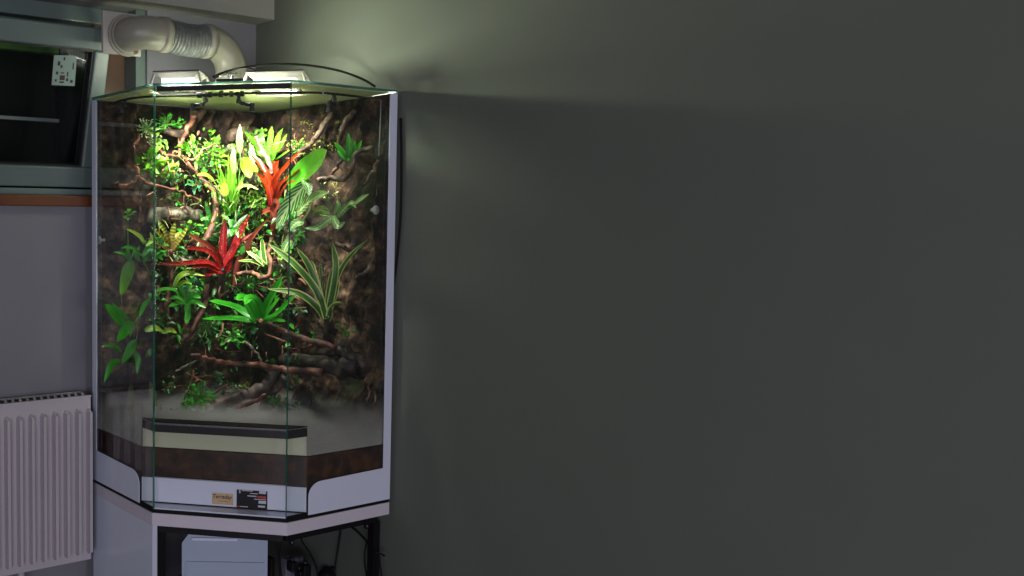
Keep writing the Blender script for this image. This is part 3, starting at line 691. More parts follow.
def sprig(mb, sb, c, R, n, lw, prof='ovate', seed=0, flat=0.5, ln=2.0, sr=0.0012, upb=0.3):
    """small leaves on thin stems spreading about c"""
    rnd = random.Random(seed); back = (CP-c).normalized(); back.z = 0; back.normalize(); sd = Vector((-back.y, back.x, 0))
    for i in range(n):
        a = rnd.uniform(0, 2*PI); rr = R*math.sqrt(rnd.uniform(0.03, 1)); q = c+sd*rr*math.cos(a)+Vector((0, 0, rr*math.sin(a)*0.9))+back*rnd.uniform(-0.2, flat)*R
        d = ((q-c).normalized()*0.45+Vector((rnd.uniform(-.9, .9), rnd.uniform(-.9, .9), rnd.uniform(-0.6, 0.6)+upb*0.6))+back*rnd.uniform(0, 0.8)).normalized()
        l = lw*ln*rnd.uniform(0.7, 1.25)
        leaf(mb, [q, q+d*l*0.5+Vector((0, 0, l*0.08)), q+d*l-Vector((0, 0, l*0.1))], lw*rnd.uniform(0.75, 1.2), prof, 0.25, hint=back*0.6+Vector((rnd.uniform(-.4, .4), rnd.uniform(-.4, .4), 0.9)), n=7)
        if sb is not None and sr: sb.tube(bez([c-back*0.006, c.lerp(q, 0.5)-Vector((0, 0, R*0.08)), q], 6), sr, 5)
def rosette(mb, c, R, n, w, prof='strap', seed=0, axis=None, rise=0.75, droop=0.25, fold=0.35):
    rnd = random.Random(seed); back = (CP-c).normalized(); axis = (Vector(axis) if axis else back*0.45+Vector((0, 0, 1))).normalized()
    u = axis.orthogonal().normalized(); v = axis.cross(u); off = rnd.uniform(0, 6)
    for i in range(n):
        a = off+i*2.39996; lv = i/n; d = u*math.cos(a)+v*math.sin(a); l = R*rnd.uniform(0.8, 1.1)*(1-0.35*lv); el = rise*(0.45+1.1*lv)
        b1 = c+d*w*0.25; m_ = c+(d*math.cos(el)+axis*math.sin(el))*l*0.55+axis*l*0.05; tp = c+(d*math.cos(el*0.8)+axis*math.sin(el*0.8))*l-Vector((0, 0, droop*l*(1-lv)))
        leaf(mb, [b1, m_, tp], w*rnd.uniform(0.85, 1.1), prof, fold, hint=axis*1.0-d*0.2+Vector((0, 0, .2)))
def PT(x, y, off): return W(x, y, off)
def pleaf(mb, path, wpx, off, prof='strap', fold=0.25, hint=None, spread=0.0):
    """path: base ... tip as picture points; off: offsets of base and tip"""
    o0, o1 = off if isinstance(off, tuple) else (off, off); k = len(path)-1
    P = [PT(x, y, o0+(o1-o0)*i/k) for i, (x, y) in enumerate(path)]
    leaf(mb, P, pxw(P[0], wpx), prof, fold, hint)

def plant(name, label, cat, mat, base, leaves, prof='strap', stem=None, fold=0.25, group=None, stemmat='stem_green', hint=None):
    c = PT(*base); t = thing(name, label, cat, c, group); mb = MB()
    for l in leaves: pleaf(mb, l[0], l[1], l[2], l[3] if len(l) > 3 else prof, fold, hint)
    mb.build('foliage', mat, t, smooth=True)
    if stem:
        sb = MB()
        for path, r in stem: 
            P = bez([PT(*q) for q in path], 12); sb.tube(P, r, 7)
        sb.build('stem', stemmat, t, smooth=True)
    return t

# --- the centre of the tank, from the top down
G = 'bromeliads growing in the terrarium'
plant('green_bromeliad', 'bright green bromeliad with broad straps near the top, right of the upright pale leaf', 'plant', 'leaf_bright', (268, 160, .13),
      [([(266, 160), (256, 145), (244, 131)], 7, (.12, .16)), ([(267, 160), (258, 148), (252, 136)], 6, (.12, .19)), ([(268, 160), (262, 142), (262, 127)], 6.5, .13), ([(269, 160), (270, 142), (272, 126)], 7, .14), ([(271, 160), (276, 146), (279, 132)], 7, .15),
       ([(271, 160), (280, 148), (287, 134)], 7, (.13, .17)), ([(268, 160), (266, 146), (257, 134)], 6, .12), ([(270, 160), (276, 142), (283, 128)], 5, .11), ([(267, 162), (262, 155), (250, 150)], 6, (.13, .18)), ([(271, 162), (281, 156), (290, 150)], 5, (.13, .15))], group=G)
plant('orange_bromeliad', 'tall red stemmed bromeliad with orange tips beside the big green leaf', 'plant', 'leaf_orange', (272, 205, .17),
      [([(270, 205), (270, 182), (262, 166), (249, 152)], 7, (.17, .22)), ([(272, 206), (272, 186), (273, 172), (279, 160)], 9, .17), ([(273, 205), (275, 182), (286, 167), (300, 151)], 8, (.17, .2)), ([(274, 203), (280, 186), (292, 175), (300, 168)], 7, (.17, .22)),
       ([(271, 206), (268, 190), (262, 178), (256, 172)], 6, (.17, .16)), ([(274, 207), (282, 192), (287, 184), (296, 181)], 6, (.18, .24)), ([(272, 207), (270, 194), (268, 184), (266, 172)], 8, (.18, .2)), ([(273, 200), (277, 178), (276, 166), (272, 156)], 6, .14)],
      stem=[([(272, 238, .15), (274, 222, .16), (272, 202, .17)], .012)], stemmat='leaf_redbrown', fold=0.5, group=G)
plant('red_bromeliad', 'large crimson bromeliad with spread leaves in the middle of the terrarium', 'plant', 'leaf_red', (223, 268, .2),
      [([(223, 268), (223, 245), (225, 218)], 9, (.2, .21)), ([(221, 270), (207, 262), (180, 264), (154, 264)], 7, (.21, .3)), ([(222, 268), (212, 254), (198, 249), (184, 249)], 7, (.21, .25)), ([(221, 272), (206, 266), (192, 268)], 8, (.22, .27)),
       ([(225, 268), (232, 252), (240, 232), (250, 214)], 8, (.2, .22)), ([(224, 266), (231, 252), (236, 243)], 7, (.21, .23)), ([(222, 272), (212, 273), (203, 277)], 7, (.22, .26)), ([(222, 266), (217, 254), (214, 246)], 6, (.21, .25)), ([(226, 272), (230, 264), (233, 258)], 7, (.22, .26)), ([(225, 264), (236, 246), (254, 232)], 6, (.2, .18))],
      stem=[([(222, 290, .16), (222, 278, .18), (223, 268, .2)], .012)], stemmat='dark_wood', fold=0.45, group=G)
plant('dusky_bromeliad_leaves', 'dusky red brown leaves arching up right of the crimson bromeliad', 'plant', 'leaf_redbrown', (232, 285, .19),
      [([(234, 285), (238, 262), (252, 238), (270, 217)], 6, (.19, .2)), ([(222, 262), (210, 248), (198, 240), (187, 234)], 8, (.2, .24)), ([(233, 286), (240, 262), (252, 245)], 5, .18), ([(262, 213), (270, 210), (279, 206)], 8, .2), ([(272, 212), (276, 205), (276, 198)], 9, .21)], fold=0.5, group=G)
plant('banded_bromeliad', 'yellow and red banded bromeliad left of the crimson one, beside the glass edge', 'plant', 'leaf_banded', (170, 252, .2),
      [([(169, 250), (163, 238), (150, 226)], 6.5, (.2, .25)), ([(170, 250), (166, 234), (159, 221)], 6, .19), ([(170, 250), (172, 236), (175, 222)], 7, .19), ([(171, 250), (179, 240), (188, 227)], 6, (.2, .22)), ([(169, 252), (160, 245), (147, 238)], 5, (.2, .26)), ([(171, 248), (176, 236), (184, 233)], 6, (.19, .17))],
      stem=[([(170, 275, .17), (171, 262, .18), (170, 250, .2)], .009)], stemmat='red_driftwood', fold=0.4, group=G)
plant('dark_bromeliad', 'dark green narrow leaved bromeliad behind the crimson one', 'plant', 'leaf_dark', (219, 238, .15),
      [([(219, 238), (208, 226), (199, 212)], 6, .15), ([(219, 238), (211, 220), (205, 201)], 6, .15), ([(219, 237), (216, 218), (214, 199)], 6.5, .15), ([(220, 237), (225, 220), (228, 202)], 6, .15), ([(221, 238), (231, 224), (241, 207)], 6, .15), ([(221, 240), (234, 228), (248, 214)], 6, .16),
       ([(217, 240), (206, 233), (193, 224)], 6, .16), ([(220, 239), (232, 234), (243, 228)], 5, .17), ([(217, 241), (208, 239), (199, 240)], 5, (.15, .2))], group=G)
plant('small_striped_bromeliad', 'small pale edged green bromeliad right of the crimson one', 'plant', 'leaf_margin', (265, 265, .18),
      [([(265, 265), (257, 258), (246, 251)], 5, (.18, .22)), ([(265, 265), (263, 252), (262, 237)], 6, .18), ([(264, 266), (252, 261), (238, 261)], 4, (.18, .24)), ([(266, 265), (268, 252), (272, 243)], 5, .17), ([(264, 264), (257, 252), (252, 247)], 5, .17)], group=G)
plant('vivid_bromeliad', 'vivid green broad leaved bromeliad low in the centre above the red root', 'plant', 'leaf_vivid', (258, 318, .24),
      [([(256, 319), (238, 308), (222, 303), (209, 301)], 9, (.24, .3)), ([(257, 319), (250, 306), (243, 298), (236, 300)], 13, (.24, .32)), ([(262, 318), (257, 302), (249, 298), (245, 305)], 11, (.24, .34)), ([(261, 318), (268, 302), (276, 288), (283, 276)], 9, .22), ([(262, 320), (272, 308), (280, 298)], 12, (.24, .28)),
       ([(256, 321), (232, 318), (202, 319)], 7, (.24, .31)), ([(263, 320), (276, 314), (290, 300), (299, 292)], 7, (.23, .24)), ([(262, 322), (276, 320), (286, 322)], 6, (.24, .28))], prof='strap', group=G)
plant('grassy_green_bromeliad', 'green arching bromeliad low on the left, behind the front glass edge', 'plant', 'leaf_green', (186, 302, .22),
      [([(185, 302), (176, 291), (166, 289), (153, 292)], 6, (.22, .3)), ([(186, 302), (182, 290), (176, 281)], 6, .22), ([(187, 302), (193, 296), (201, 298)], 7, (.22, .27)), ([(186, 302), (188, 288), (192, 278)], 7, .2), ([(186, 303), (178, 303), (168, 307)], 6, (.22, .27)), ([(187, 303), (196, 302), (206, 308)], 6, (.22, .27)), ([(185, 301), (176, 297), (170, 299)], 5, .25), ([(187, 304), (188, 314), (186, 324)], 7, (.23, .25)), ([(186, 301), (197, 290), (204, 290)], 6, .18)], group=G)
plant('olive_arching_leaf', 'yellow green arching leaf over the low left bromeliad', 'plant', 'leaf_yellow', (174, 287, .23), [([(173, 287), (180, 276), (190, 273), (205, 276)], 7, (.23, .27), 'lance'), ([(174, 288), (184, 282), (192, 284)], 5, (.23, .27), 'lance')])
plant('upright_pale_leaf_plant', 'small orchid with one upright pale yellow green leaf at the top centre', 'orchid', 'leaf_pale', (240, 165, .2),
      [([(240, 153), (239.5, 140), (240, 124)], 8, .2, 'lance'), ([(234, 174), (233, 160), (234, 147)], 7, .21, 'lance'), ([(253, 166), (252, 154), (250, 142)], 7, .19, 'lance'), ([(236, 190), (243, 186), (250, 186), (259, 190)], 5, (.2, .26), 'lance')], stem=[([(238, 185, .18), (240, 168, .19), (240, 152, .2)], .002)])
plant('folded_yellow_leaf', 'broad yellow green leaf hanging below the pale upright one', 'plant', 'leaf_yellow', (247, 160, .2), [([(243, 158), (247, 167), (250, 178)], 14, .2, 'ovate'), ([(250, 160), (253, 168), (258, 172)], 8, .19, 'ovate'), ([(214, 180), (206, 175), (197, 175)], 7, (.2, .24), 'lance'), ([(226, 196), (224, 187), (222, 178)], 8, .2, 'ovate')])
# grass clump
t = thing('grass_clump', 'clump of thin yellow green grassy leaves in the upper centre', 'plant', PT(231, 214, .16)); mb = MB(); rnd = random.Random(5)
for k in range(46):
    bx_, by_ = 231+rnd.uniform(-5, 5), 214+rnd.uniform(-6, 2); tx, ty = bx_+rnd.gauss(0, 7)-2, 214-rnd.uniform(20, 62)
    pleaf(mb, [(bx_, by_), ((bx_+tx)/2+rnd.uniform(-3, 3), (by_+ty)/2), (tx, ty)], rnd.uniform(1.4, 2.8), (.16, .16+rnd.uniform(-.02, .07)), 'blade')
mb.build('foliage', 'leaf_bright', t, smooth=True)

# calathea-like striped plant on the right
def striped(name, label, mat, lv, base, stems=None, prof='ovate'):
    c = PT(*base); t = thing(name, label, 'plant', c)
    mb = MB()
    for p, w, o in lv: pleaf(mb, p, w, o, prof, 0.22, hint=(CP-c).normalized()+Vector((0, 0, 0.35)))
    mb.build('foliage', mat, t, smooth=True)
    if stems:
        sb = MB()
        for q in stems: sb.tube(bez([PT(*k) for k in q], 12), 0.0025, 6)
        sb.build('stem', 'stem_green', t, smooth=True)
striped('broad_leaf', 'biggest bright green leaf, right of the orange tipped bromeliad', 'leaf_big', [([(288, 186), (303, 172), (318, 160), (327, 150)], 25, (.2, .26))], (296, 190, .18), [[(292, 205, .16), (290, 192, .18), (289, 185, .2)]])
striped('striped_prayer_plant', 'green plant with white striped leaves under the biggest leaf', 'leaf_striped',
        [([(309, 180), (296, 196), (285, 212), (276, 229)], 17, (.22, .27)), ([(297, 213), (306, 204), (316, 197), (328, 193)], 16, (.2, .27)), ([(303, 178), (308, 186), (309, 196)], 9, (.22, .27)), ([(304, 222), (296, 223), (288, 232)], 9, (.2, .24)),
         ([(312, 214), (320, 210), (330, 214)], 12, (.2, .25)), ([(290, 240), (286, 246), (283, 254)], 9, (.22, .24))], (300, 220, .17), [[(300, 225, .15), (312, 205, .17), (308, 180, .22)], [(320, 183, .2), (326, 196, .19), (332, 208, .17)]])
striped('trailing_striped_plant', 'striped leaves trailing right from the prayer plant towards the glass', 'leaf_striped',
        [([(354, 204), (361, 199), (369, 194)], 7, (.14, .17)), ([(337, 217), (343, 210), (350, 202)], 8, .14), ([(333, 216), (338, 226), (345, 222)], 9, .14), ([(333, 216), (326, 222), (316, 228), (303, 228)], 8, (.15, .2)), ([(346, 205), (352, 203), (356, 208)], 6, .14), ([(334, 214), (338, 206), (337, 200)], 6, .13)], (338, 218, .12), [[(320, 215, .12), (337, 216, .13), (356, 203, .14)]], 'lance')
# variegated long leaves
plant('variegated_lily', 'long green leaves with cream margins behind the right glass pane', 'plant', 'leaf_margin', (326, 320, .2),
      [([(326, 318), (316, 290), (292, 262), (267, 243)], 9, (.2, .3)), ([(326, 318), (318, 290), (309, 266), (296, 247)], 8, (.2, .26)), ([(326, 318), (319, 292), (313, 270), (311, 260)], 8, .22), ([(325, 320), (316, 306), (297, 293), (267, 289)], 9, (.2, .32)),
       ([(327, 318), (333, 290), (336, 264), (332, 241)], 8, .2), ([(328, 318), (335, 284), (347, 260), (368, 239)], 6, (.2, .18)), ([(327, 318), (329, 290), (334, 264)], 7, .19), ([(328, 320), (333, 306), (342, 303)], 8, (.21, .24)), ([(328, 316), (336, 290), (337, 272)], 7, .18), ([(326, 318), (322, 280), (320, 262)], 5, .17)], fold=0.4)
s = thing('brown_flower_spike', 'short brown bristly flower spike among the cream edged leaves', 'flower', PT(323, 285, .17)); mb = MB(); rnd = random.Random(3)
mb.tube(bez([PT(324, 300, .17), PT(323, 280, .17), PT(323, 262, .17)], 10), 0.003, 6)
for k in range(36):
    p = PT(323, 262+22*k/36, .17); d = Vector((rnd.uniform(-1, 1), rnd.uniform(-1, 1), rnd.uniform(-.2, .6))).normalized(); mb.tube([p, p+d*0.011], [0.0016, 0.0006], 4)
mb.build('spike', 'grey_cork', s)
plant('little_tillandsia', 'small dull green air plant on the bark at the upper right', 'plant', 'leaf_green', (350, 160, .09),
      [([(350, 160), (343, 152), (334, 142)], 6, (.09, .12)), ([(350, 160), (349, 148), (348, 133)], 7, .09), ([(350, 160), (353, 150), (355, 140)], 6, .08), ([(351, 160), (357, 150), (362, 140)], 5, .09), ([(349, 161), (344, 158), (337, 150)], 5, .1)], group=G)
# plants behind the left pane
plant('yellow_green_leaf_cluster', 'yellow green leafy cluster behind the left pane, right of the suction cup', 'plant', 'leaf_yellow', (146, 246, .2),
      [([(145, 242), (136, 234), (126, 229)], 6, (.2, .24), 'lance'), ([(144, 244), (140, 236), (133, 232)], 5, .2, 'lance'), ([(146, 246), (152, 240), (150, 232)], 5, .2, 'lance')], stem=[([(146, 262, .15), (147, 252, .18), (145, 241, .2)], .002)])
plant('green_leaf_cluster', 'mid green leafy stems behind the left pane under the yellow leaves', 'plant', 'leaf_green', (143, 262, .2),
      [([(142, 256), (132, 248), (121, 248)], 6, (.2, .24), 'lance'), ([(131, 262), (124, 254), (113, 252)], 5, .2, 'lance'), ([(143, 256), (150, 248), (158, 250)], 8, .2, 'lance'), ([(150, 256), (156, 254), (163, 260)], 8, .2, 'lance'), ([(143, 262), (148, 254), (150, 250)], 6, .2, 'lance'), ([(131, 262), (128, 252), (128, 243)], 5, .2, 'lance'),
       ([(140, 262), (136, 254), (140, 246)], 6, .2, 'lance')], stem=[([(128, 218, .14), (128, 240, .16), (130, 262, .2)], .0012), ([(150, 275, .15), (144, 262, .18), (142, 254, .2)], .002)])
plant('pendant_leaf', 'single large drop shaped green leaf hanging behind the left pane', 'plant', 'leaf_bright', (130, 262, .2), [([(131, 261), (127, 275), (121, 296)], 13, .2, 'ovate')], stem=[([(134, 250, .16), (132, 256, .18), (131, 262, .2)], .0015), ([(121, 294, .2), (122, 305, .2), (123, 316, .19)], .001)])
plant('lower_left_leaf_group', 'group of broad green leaves low behind the left pane', 'plant', 'leaf_green', (132, 325, .2),
      [([(125, 326), (115, 314), (105, 304)], 12, .2, 'ovate'), ([(133, 322), (126, 330), (117, 342)], 12, .21, 'ovate'), ([(150, 298), (144, 306), (139, 318)], 6, .2, 'lance'), ([(135, 340), (130, 350), (122, 364)], 11, .2, 'lance'), ([(121, 361), (112, 364), (104, 383)], 9, .2, 'lance'), ([(122, 352), (112, 346), (101, 346)], 5, .2, 'lance'), ([(128, 318), (120, 312), (112, 303)], 6, .2, 'lance'), ([(134, 350), (138, 360), (137, 374)], 7, .18, 'lance')],
      stem=[([(137, 318, .14), (134, 325, .18), (130, 336, .2)], .002), ([(137, 318, .14), (136, 340, .17), (122, 360, .2)], .0015)])
plant('yellow_oval_leaf', 'yellow green oval leaves crossing the front glass edge low on the left', 'plant', 'leaf_yellow', (146, 331, .22), [([(145, 331), (154, 328), (163, 331)], 8, .23, 'ovate'), ([(162, 333), (170, 330), (177, 333)], 6, .22, 'ovate')])
plant('hanging_leaf', 'dim long leaf hanging over the mist behind the left pane', 'plant', 'leaf_olive', (131, 385, .18), [([(131, 384), (131, 400), (129, 418)], 8, .18, 'lance'), ([(150, 382), (153, 394), (157, 408)], 7, .22, 'lance')])

# creeping plants: each clump its own
def clump(name, label, mat, x, y, off, Rpx, n, lw, seed, prof='ovate', ln=1.6, flat=0.5, stem=True):
    c = PT(x, y, off); t = thing(name, label, 'plant', c); mb = MB(); sb = MB() if stem else None
    sprig(mb, sb, c, pxw(c, Rpx), n, lw, prof, seed, flat, ln)
    mb.build('foliage', mat, t, smooth=True)
    if stem: sb.build('stem', 'stem_green', t)
CL = [
 ('creeping_fig', 'tiny green creeper along the clay ledge at the top left', 'leaf_green', 166, 123, .11, 9, 26, .010, 1), ('creeping_fig', 'tiny green creeper at the right end of the top left clay ledge', 'leaf_green', 177, 124, .11, 6, 14, .010, 2),
 ('pothos', 'bright green leafy vine behind the left glass edge near the top', 'leaf_bright', 148, 162, .15, 12, 30, .017, 3), ('pothos', 'yellow green round leaves just right of the upper left glass edge', 'leaf_yellow', 162, 168, .16, 10, 22, .017, 4),
 ('creeping_vine', 'blue green small leaves under the yellow round leaves', 'leaf_blue', 170, 178, .14, 10, 30, .009, 5),
 ('leafy_vine', 'bright leafy vine left of the dark wood knot at the top centre', 'leaf_bright', 193, 152, .15, 10, 24, .017, 6), ('leafy_vine', 'bright leafy vine above the dark wood knot at the top centre', 'leaf_bright', 211, 149, .15, 11, 28, .014, 7),
 ('leafy_vine', 'small leaved dark green vine around the knot below the top centre', 'leaf_green', 204, 164, .15, 9, 30, .010, 8), ('leafy_vine', 'bright leafy vine between the knot and the grassy clump', 'leaf_bright', 219, 162, .17, 8, 22, .013, 9),
 ('creeping_vine', 'blue green leaflets left of the leaning trunk', 'leaf_blue', 196, 184, .14, 7, 16, .011, 10), ('leafy_vine', 'mixed small leaves right of the grassy clump', 'leaf_olive', 250, 200, .13, 12, 40, .010, 11),
 ('creeping_vine', 'small bright leaves beneath the arching pale leaf', 'leaf_bright', 258, 203, .15, 8, 18, .011, 12), ('creeping_vine', 'sparse green leaflets over the grey cork ledge on the left', 'leaf_green', 178, 200, .12, 7, 12, .009, 13),
 ('creeping_vine', 'bright leaflets behind the banded bromeliad', 'leaf_bright', 190, 230, .14, 9, 18, .012, 14), ('leafy_vine', 'green leaves crossing the glass edge left of the banded bromeliad', 'leaf_green', 158, 250, .22, 9, 16, .017, 15),
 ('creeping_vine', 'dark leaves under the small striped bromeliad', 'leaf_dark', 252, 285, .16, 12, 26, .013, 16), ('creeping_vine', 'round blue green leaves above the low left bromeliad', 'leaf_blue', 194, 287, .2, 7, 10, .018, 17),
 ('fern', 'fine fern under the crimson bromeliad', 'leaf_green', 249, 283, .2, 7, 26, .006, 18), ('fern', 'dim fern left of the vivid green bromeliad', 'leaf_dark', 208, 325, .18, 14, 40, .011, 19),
 ('creeping_vine', 'dark leaves right of the leaning trunk foot', 'leaf_green', 232, 336, .18, 14, 26, .012, 20), ('fern', 'light fern frond at the bottom in front of the black wood', 'leaf_olive', 246, 389, .25, 6, 30, .007, 21),
 ('moss_fern', 'bright green ferny moss clump at the bottom left', 'leaf_vivid', 200, 396, .24, 15, 80, .009, 22), ('moss_fern', 'small ferny moss at the foot of the front glass', 'leaf_vivid', 187, 404, .27, 5, 20, .009, 23),
 ('creeping_vine', 'few blue green leaflets above the moss clump', 'leaf_blue', 218, 376, .2, 7, 12, .011, 24), ('fern', 'dark fern beneath the right pane edge', 'leaf_dark', 279, 404, .2, 10, 34, .009, 25),
 ('moss_fern', 'dark moss right of the black wood', 'leaf_dark', 262, 392, .2, 9, 26, .009, 26), ('creeping_vine', 'small green sprig above the grey cork log', 'leaf_green', 344, 330, .14, 8, 9, .011, 27),
 ('creeping_vine', 'tiny green leaf pair on the red root behind the right pane', 'leaf_green', 314, 334, .22, 4, 4, .011, 28), ('creeping_vine', 'pale leaflets left of the cream edged leaves', 'leaf_blue', 299, 309, .2, 5, 10, .008, 29),
 ('creeping_vine', 'single bright sprig high behind the left pane', 'leaf_bright', 127, 215, .14, 4, 6, .012, 30), ('leafy_vine', 'green leaves between striped plant and small bromeliad', 'leaf_bright', 281, 250, .2, 9, 14, .015, 31),
 ('leafy_vine', 'dark leaves at the foot of the striped prayer plant', 'leaf_dark', 296, 236, .15, 9, 18, .014, 32), ('creeping_vine', 'dark creeper on the wall between trunk and dusky leaves', 'leaf_dark', 256, 222, .12, 10, 30, .010, 33),
 ('creeping_vine', 'olive creeper on the back wall left of the trunk', 'leaf_olive', 184, 214, .1, 8, 16, .008, 34), ('leafy_vine', 'olive leaves beneath the orange tipped bromeliad', 'leaf_olive', 266, 190, .11, 9, 20, .012, 35),
 ('creeping_vine', 'dark leaves beneath the banded bromeliad', 'leaf_dark', 162, 320, .2, 9, 16, .014, 36), ('lichen_tuft', 'grey green branching lichen tuft high on the left glass edge', 'lichen', 147, 128, .13, 11, 60, .006, 37), ('lichen_tuft', 'grey green lichen tuft below the other, right of the glass edge', 'lichen', 156, 142, .12, 8, 36, .006, 38),
 ('lichen_tuft', 'pale moss tuft on the ledge right of the top bromeliad', 'moss', 300, 148, .09, 12, 60, .007, 39), ('lichen_tuft', 'pale moss on the shelf behind the upright leaf', 'lichen', 246, 150, .09, 10, 50, .008, 40),
]
for c in CL: clump(*c)
def filler(mat, seeds, name, label, off, size, n, lw, prof='ovate'):
    for x, y in seeds: clump(name, label, mat, x, y, off, size, n, lw, int(x*7+y), prof)

# ------------------------------------------------------------------ wood
def wood(name, label, mat, pts, r, seed=0, wob=0.26, cat='branch', twigs=None):
    P = bez([PT(*p) for p in pts], 30); n = len(P)
    P = [p+Vector((noise.noise(p*60+Vector((seed, 0, 0))), noise.noise(p*60+Vector((0, seed, 5))), noise.noise(p*60+Vector((9, 0, seed)))))*0.0075 for p in P]
    rs = [(r[0]+(r[1]-r[0])*i/(n-1)) for i in range(n)] if isinstance(r, tuple) else r
    mb = MB(); mb.tube(P, rs, 12, wob=wob, seed=seed)
    o = mb.build(name, mat, smooth=True); tag(o, label, cat)
    return o
wood('driftwood_branch', 'thin orange brown branch zigzagging across the upper left', 'driftwood', [(112, 184, .2), (130, 184, .19), (138, 176, .19), (149, 184, .18), (175, 190, .17), (188, 195, .17), (199, 201, .15)], (.005, .0035), 1)
wood('driftwood_branch', 'upright orange brown twig behind the left pane near the top', 'driftwood', [(141, 134, .13), (134, 148, .14), (135, 162, .14), (138, 174, .17)], (.004, .006), 2)
wood('driftwood_branch', 'long brown twig hanging down behind the left glass edge', 'clay_root', [(143, 176, .16), (140, 195, .12), (139, 222, .1)], (.004, .003), 3)
wood('leaning_trunk', 'leaning brown trunk branch left of the grassy clump', 'driftwood', [(181, 154, .14), (197, 174, .15), (212, 190, .16), (216, 208, .17), (210, 230, .18), (203, 243, .18), (198, 252, .17)], (.0055, .010), 4, cat='branch')
wood('driftwood_branch', 'forked twig rising from the leaning trunk to the clay ledge', 'driftwood', [(194, 116, .1), (186, 134, .12), (180, 144, .13), (181, 156, .14)], (.009, .005), 5)
wood('driftwood_branch', 'thin twig crossing under the clay ledge', 'driftwood', [(154, 144, .13), (162, 152, .14), (172, 156, .14), (181, 155, .14)], (.003, .004), 6)
wood('driftwood_branch', 'curled thin twig above the leafy vines', 'driftwood', [(186, 162, .17), (196, 158, .2), (203, 150, .2), (212, 145, .2), (222, 146, .2)], (.003, .002), 7)
wood('driftwood_branch', 'thin twig running right from the trunk top', 'clay_root', [(200, 178, .17), (214, 186, .2), (222, 196, .2), (226, 204, .2)], (.003, .003), 8)
wood('pale_branch', 'pale pinkish branch leaning in front of the top bromeliad', 'pale_wood', [(257, 136, .2), (262, 150, .19), (268, 162, .18), (272, 174, .17)], (.0055, .009), 9)
wood('clay_ledge_root', 'thick clay coloured root curving under the top left creeper', 'clay_root', [(196, 112, .05), (190, 128, .08), (176, 134, .1), (160, 128, .09)], (.014, .010), 10, cat='root')
wood('brown_root', 'dark brown root descending from the crimson bromeliad', 'red_driftwood', [(208, 285, .19), (204, 305, .2), (196, 322, .2), (186, 338, .18), (172, 348, .15)], (.009, .007), 11)
wood('brown_root', 'dark red root under the banded bromeliad', 'red_driftwood', [(171, 262, .18), (170, 285, .17), (166, 308, .16), (170, 330, .15)], (.008, .009), 12)
wood('curled_root', 'curled brown root right of the crimson bromeliad', 'driftwood', [(238, 275, .2), (248, 272, .21), (258, 277, .21), (266, 278, .2), (270, 268, .19), (270, 250, .18), (272, 235, .17)], (.006, .007), 13, cat='root')
wood('red_root', 'long reddish brown root lying across the lower centre', 'red_driftwood', [(191, 355, .28), (205, 358, .27), (225, 363, .25), (250, 364, .24), (270, 367, .24), (292, 370, .22), (322, 372, .2)], (.006, .011), 14, cat='root')
wood('red_root', 'reddish brown root sloping from the vivid bromeliad behind the right pane', 'red_driftwood', [(238, 312, .2), (256, 319, .21), (276, 328, .22), (292, 335, .22), (312, 341, .2), (334, 347, .18)], (.007, .009), 15, cat='root')
wood('cork_log', 'thick grey cork log low behind the right pane', 'wet_cork', [(284, 359, .1), (300, 362, .14), (325, 364, .16), (348, 366, .15), (362, 368, .14)], (.020, .032), 16, 0.2, 'log')
wood('cork_log', 'short grey log stub on top of the big cork log', 'wet_cork', [(318, 352, .16), (336, 350, .16), (352, 356, .15), (364, 364, .13)], (.010, .020), 17, 0.2, 'log')
wood('cork_ledge', 'grey green cork slab lying flat left of the trunk', 'grey_cork', [(148, 216, .10), (165, 214, .12), (182, 214, .12), (200, 217, .10)], (.024, .020), 18, 0.2, 'log')
wood('cork_ledge', 'small grey cork slab under the dusky leaf on the left', 'grey_cork', [(168, 262, .07), (182, 261, .1), (198, 260, .08)], (.018, .015), 19, 0.2, 'log')
wood('dark_log', 'black wet wood at the bottom in front of the soil', 'dark_wood', [(206, 412, .26), (224, 402, .28), (242, 396, .28), (262, 388, .24), (276, 372, .2)], (.020, .016), 20, 0.25, 'log')
wood('dark_log', 'short reddish black wood beside the light fern frond', 'red_driftwood', [(236, 409, .3), (252, 402, .3), (266, 394, .28)], (.007, .005), 21, 0.2, 'log')
wood('dark_log', 'upright black wood stump under the grey cork log', 'dark_wood', [(262, 418, .2), (270, 396, .2), (286, 378, .18)], (.022, .014), 22, 0.25, 'log')
wood('climbing_root', 'pale root curling down the bark at the upper right', 'clay_root', [(374, 149, .08), (362, 150, .1), (355, 156, .11), (353, 168, .11), (344, 179, .1), (330, 178, .1), (318, 181, .12)], (.006, .008), 23, cat='root')
wood('climbing_root', 'short root slanting left of the small air plant', 'clay_root', [(343, 158, .09), (338, 166, .1), (332, 174, .1)], (.005, .004), 24, cat='root')
wood('climbing_root', 'thin root below the biggest leaf tip on the right bark', 'clay_root', [(364, 185, .1), (372, 172, .08), (378, 160, .08)], (.003, .005), 25, cat='root')
wood('climbing_root', 'dim brown root behind the cream edged leaves', 'clay_root', [(336, 244, .1), (350, 250, .11), (362, 246, .09)], (.006, .005), 26, cat='root')
wood('climbing_root', 'pale root behind the suction cup on the right pane', 'clay_root', [(372, 262, .07), (364, 272, .09), (356, 278, .08)], (.006, .004), 27, cat='root')
wood('climbing_root', 'twisted root near the top of the right bark', 'clay_root', [(332, 112, .06), (325, 122, .08), (318, 134, .09), (308, 146, .09), (298, 152, .1)], (.009, .006), 28, cat='root')
wood('climbing_root', 'twisted root left of the right probe cable', 'clay_root', [(355, 110, .05), (346, 122, .08), (340, 134, .09), (338, 146, .08)], (.008, .006), 29, cat='root')
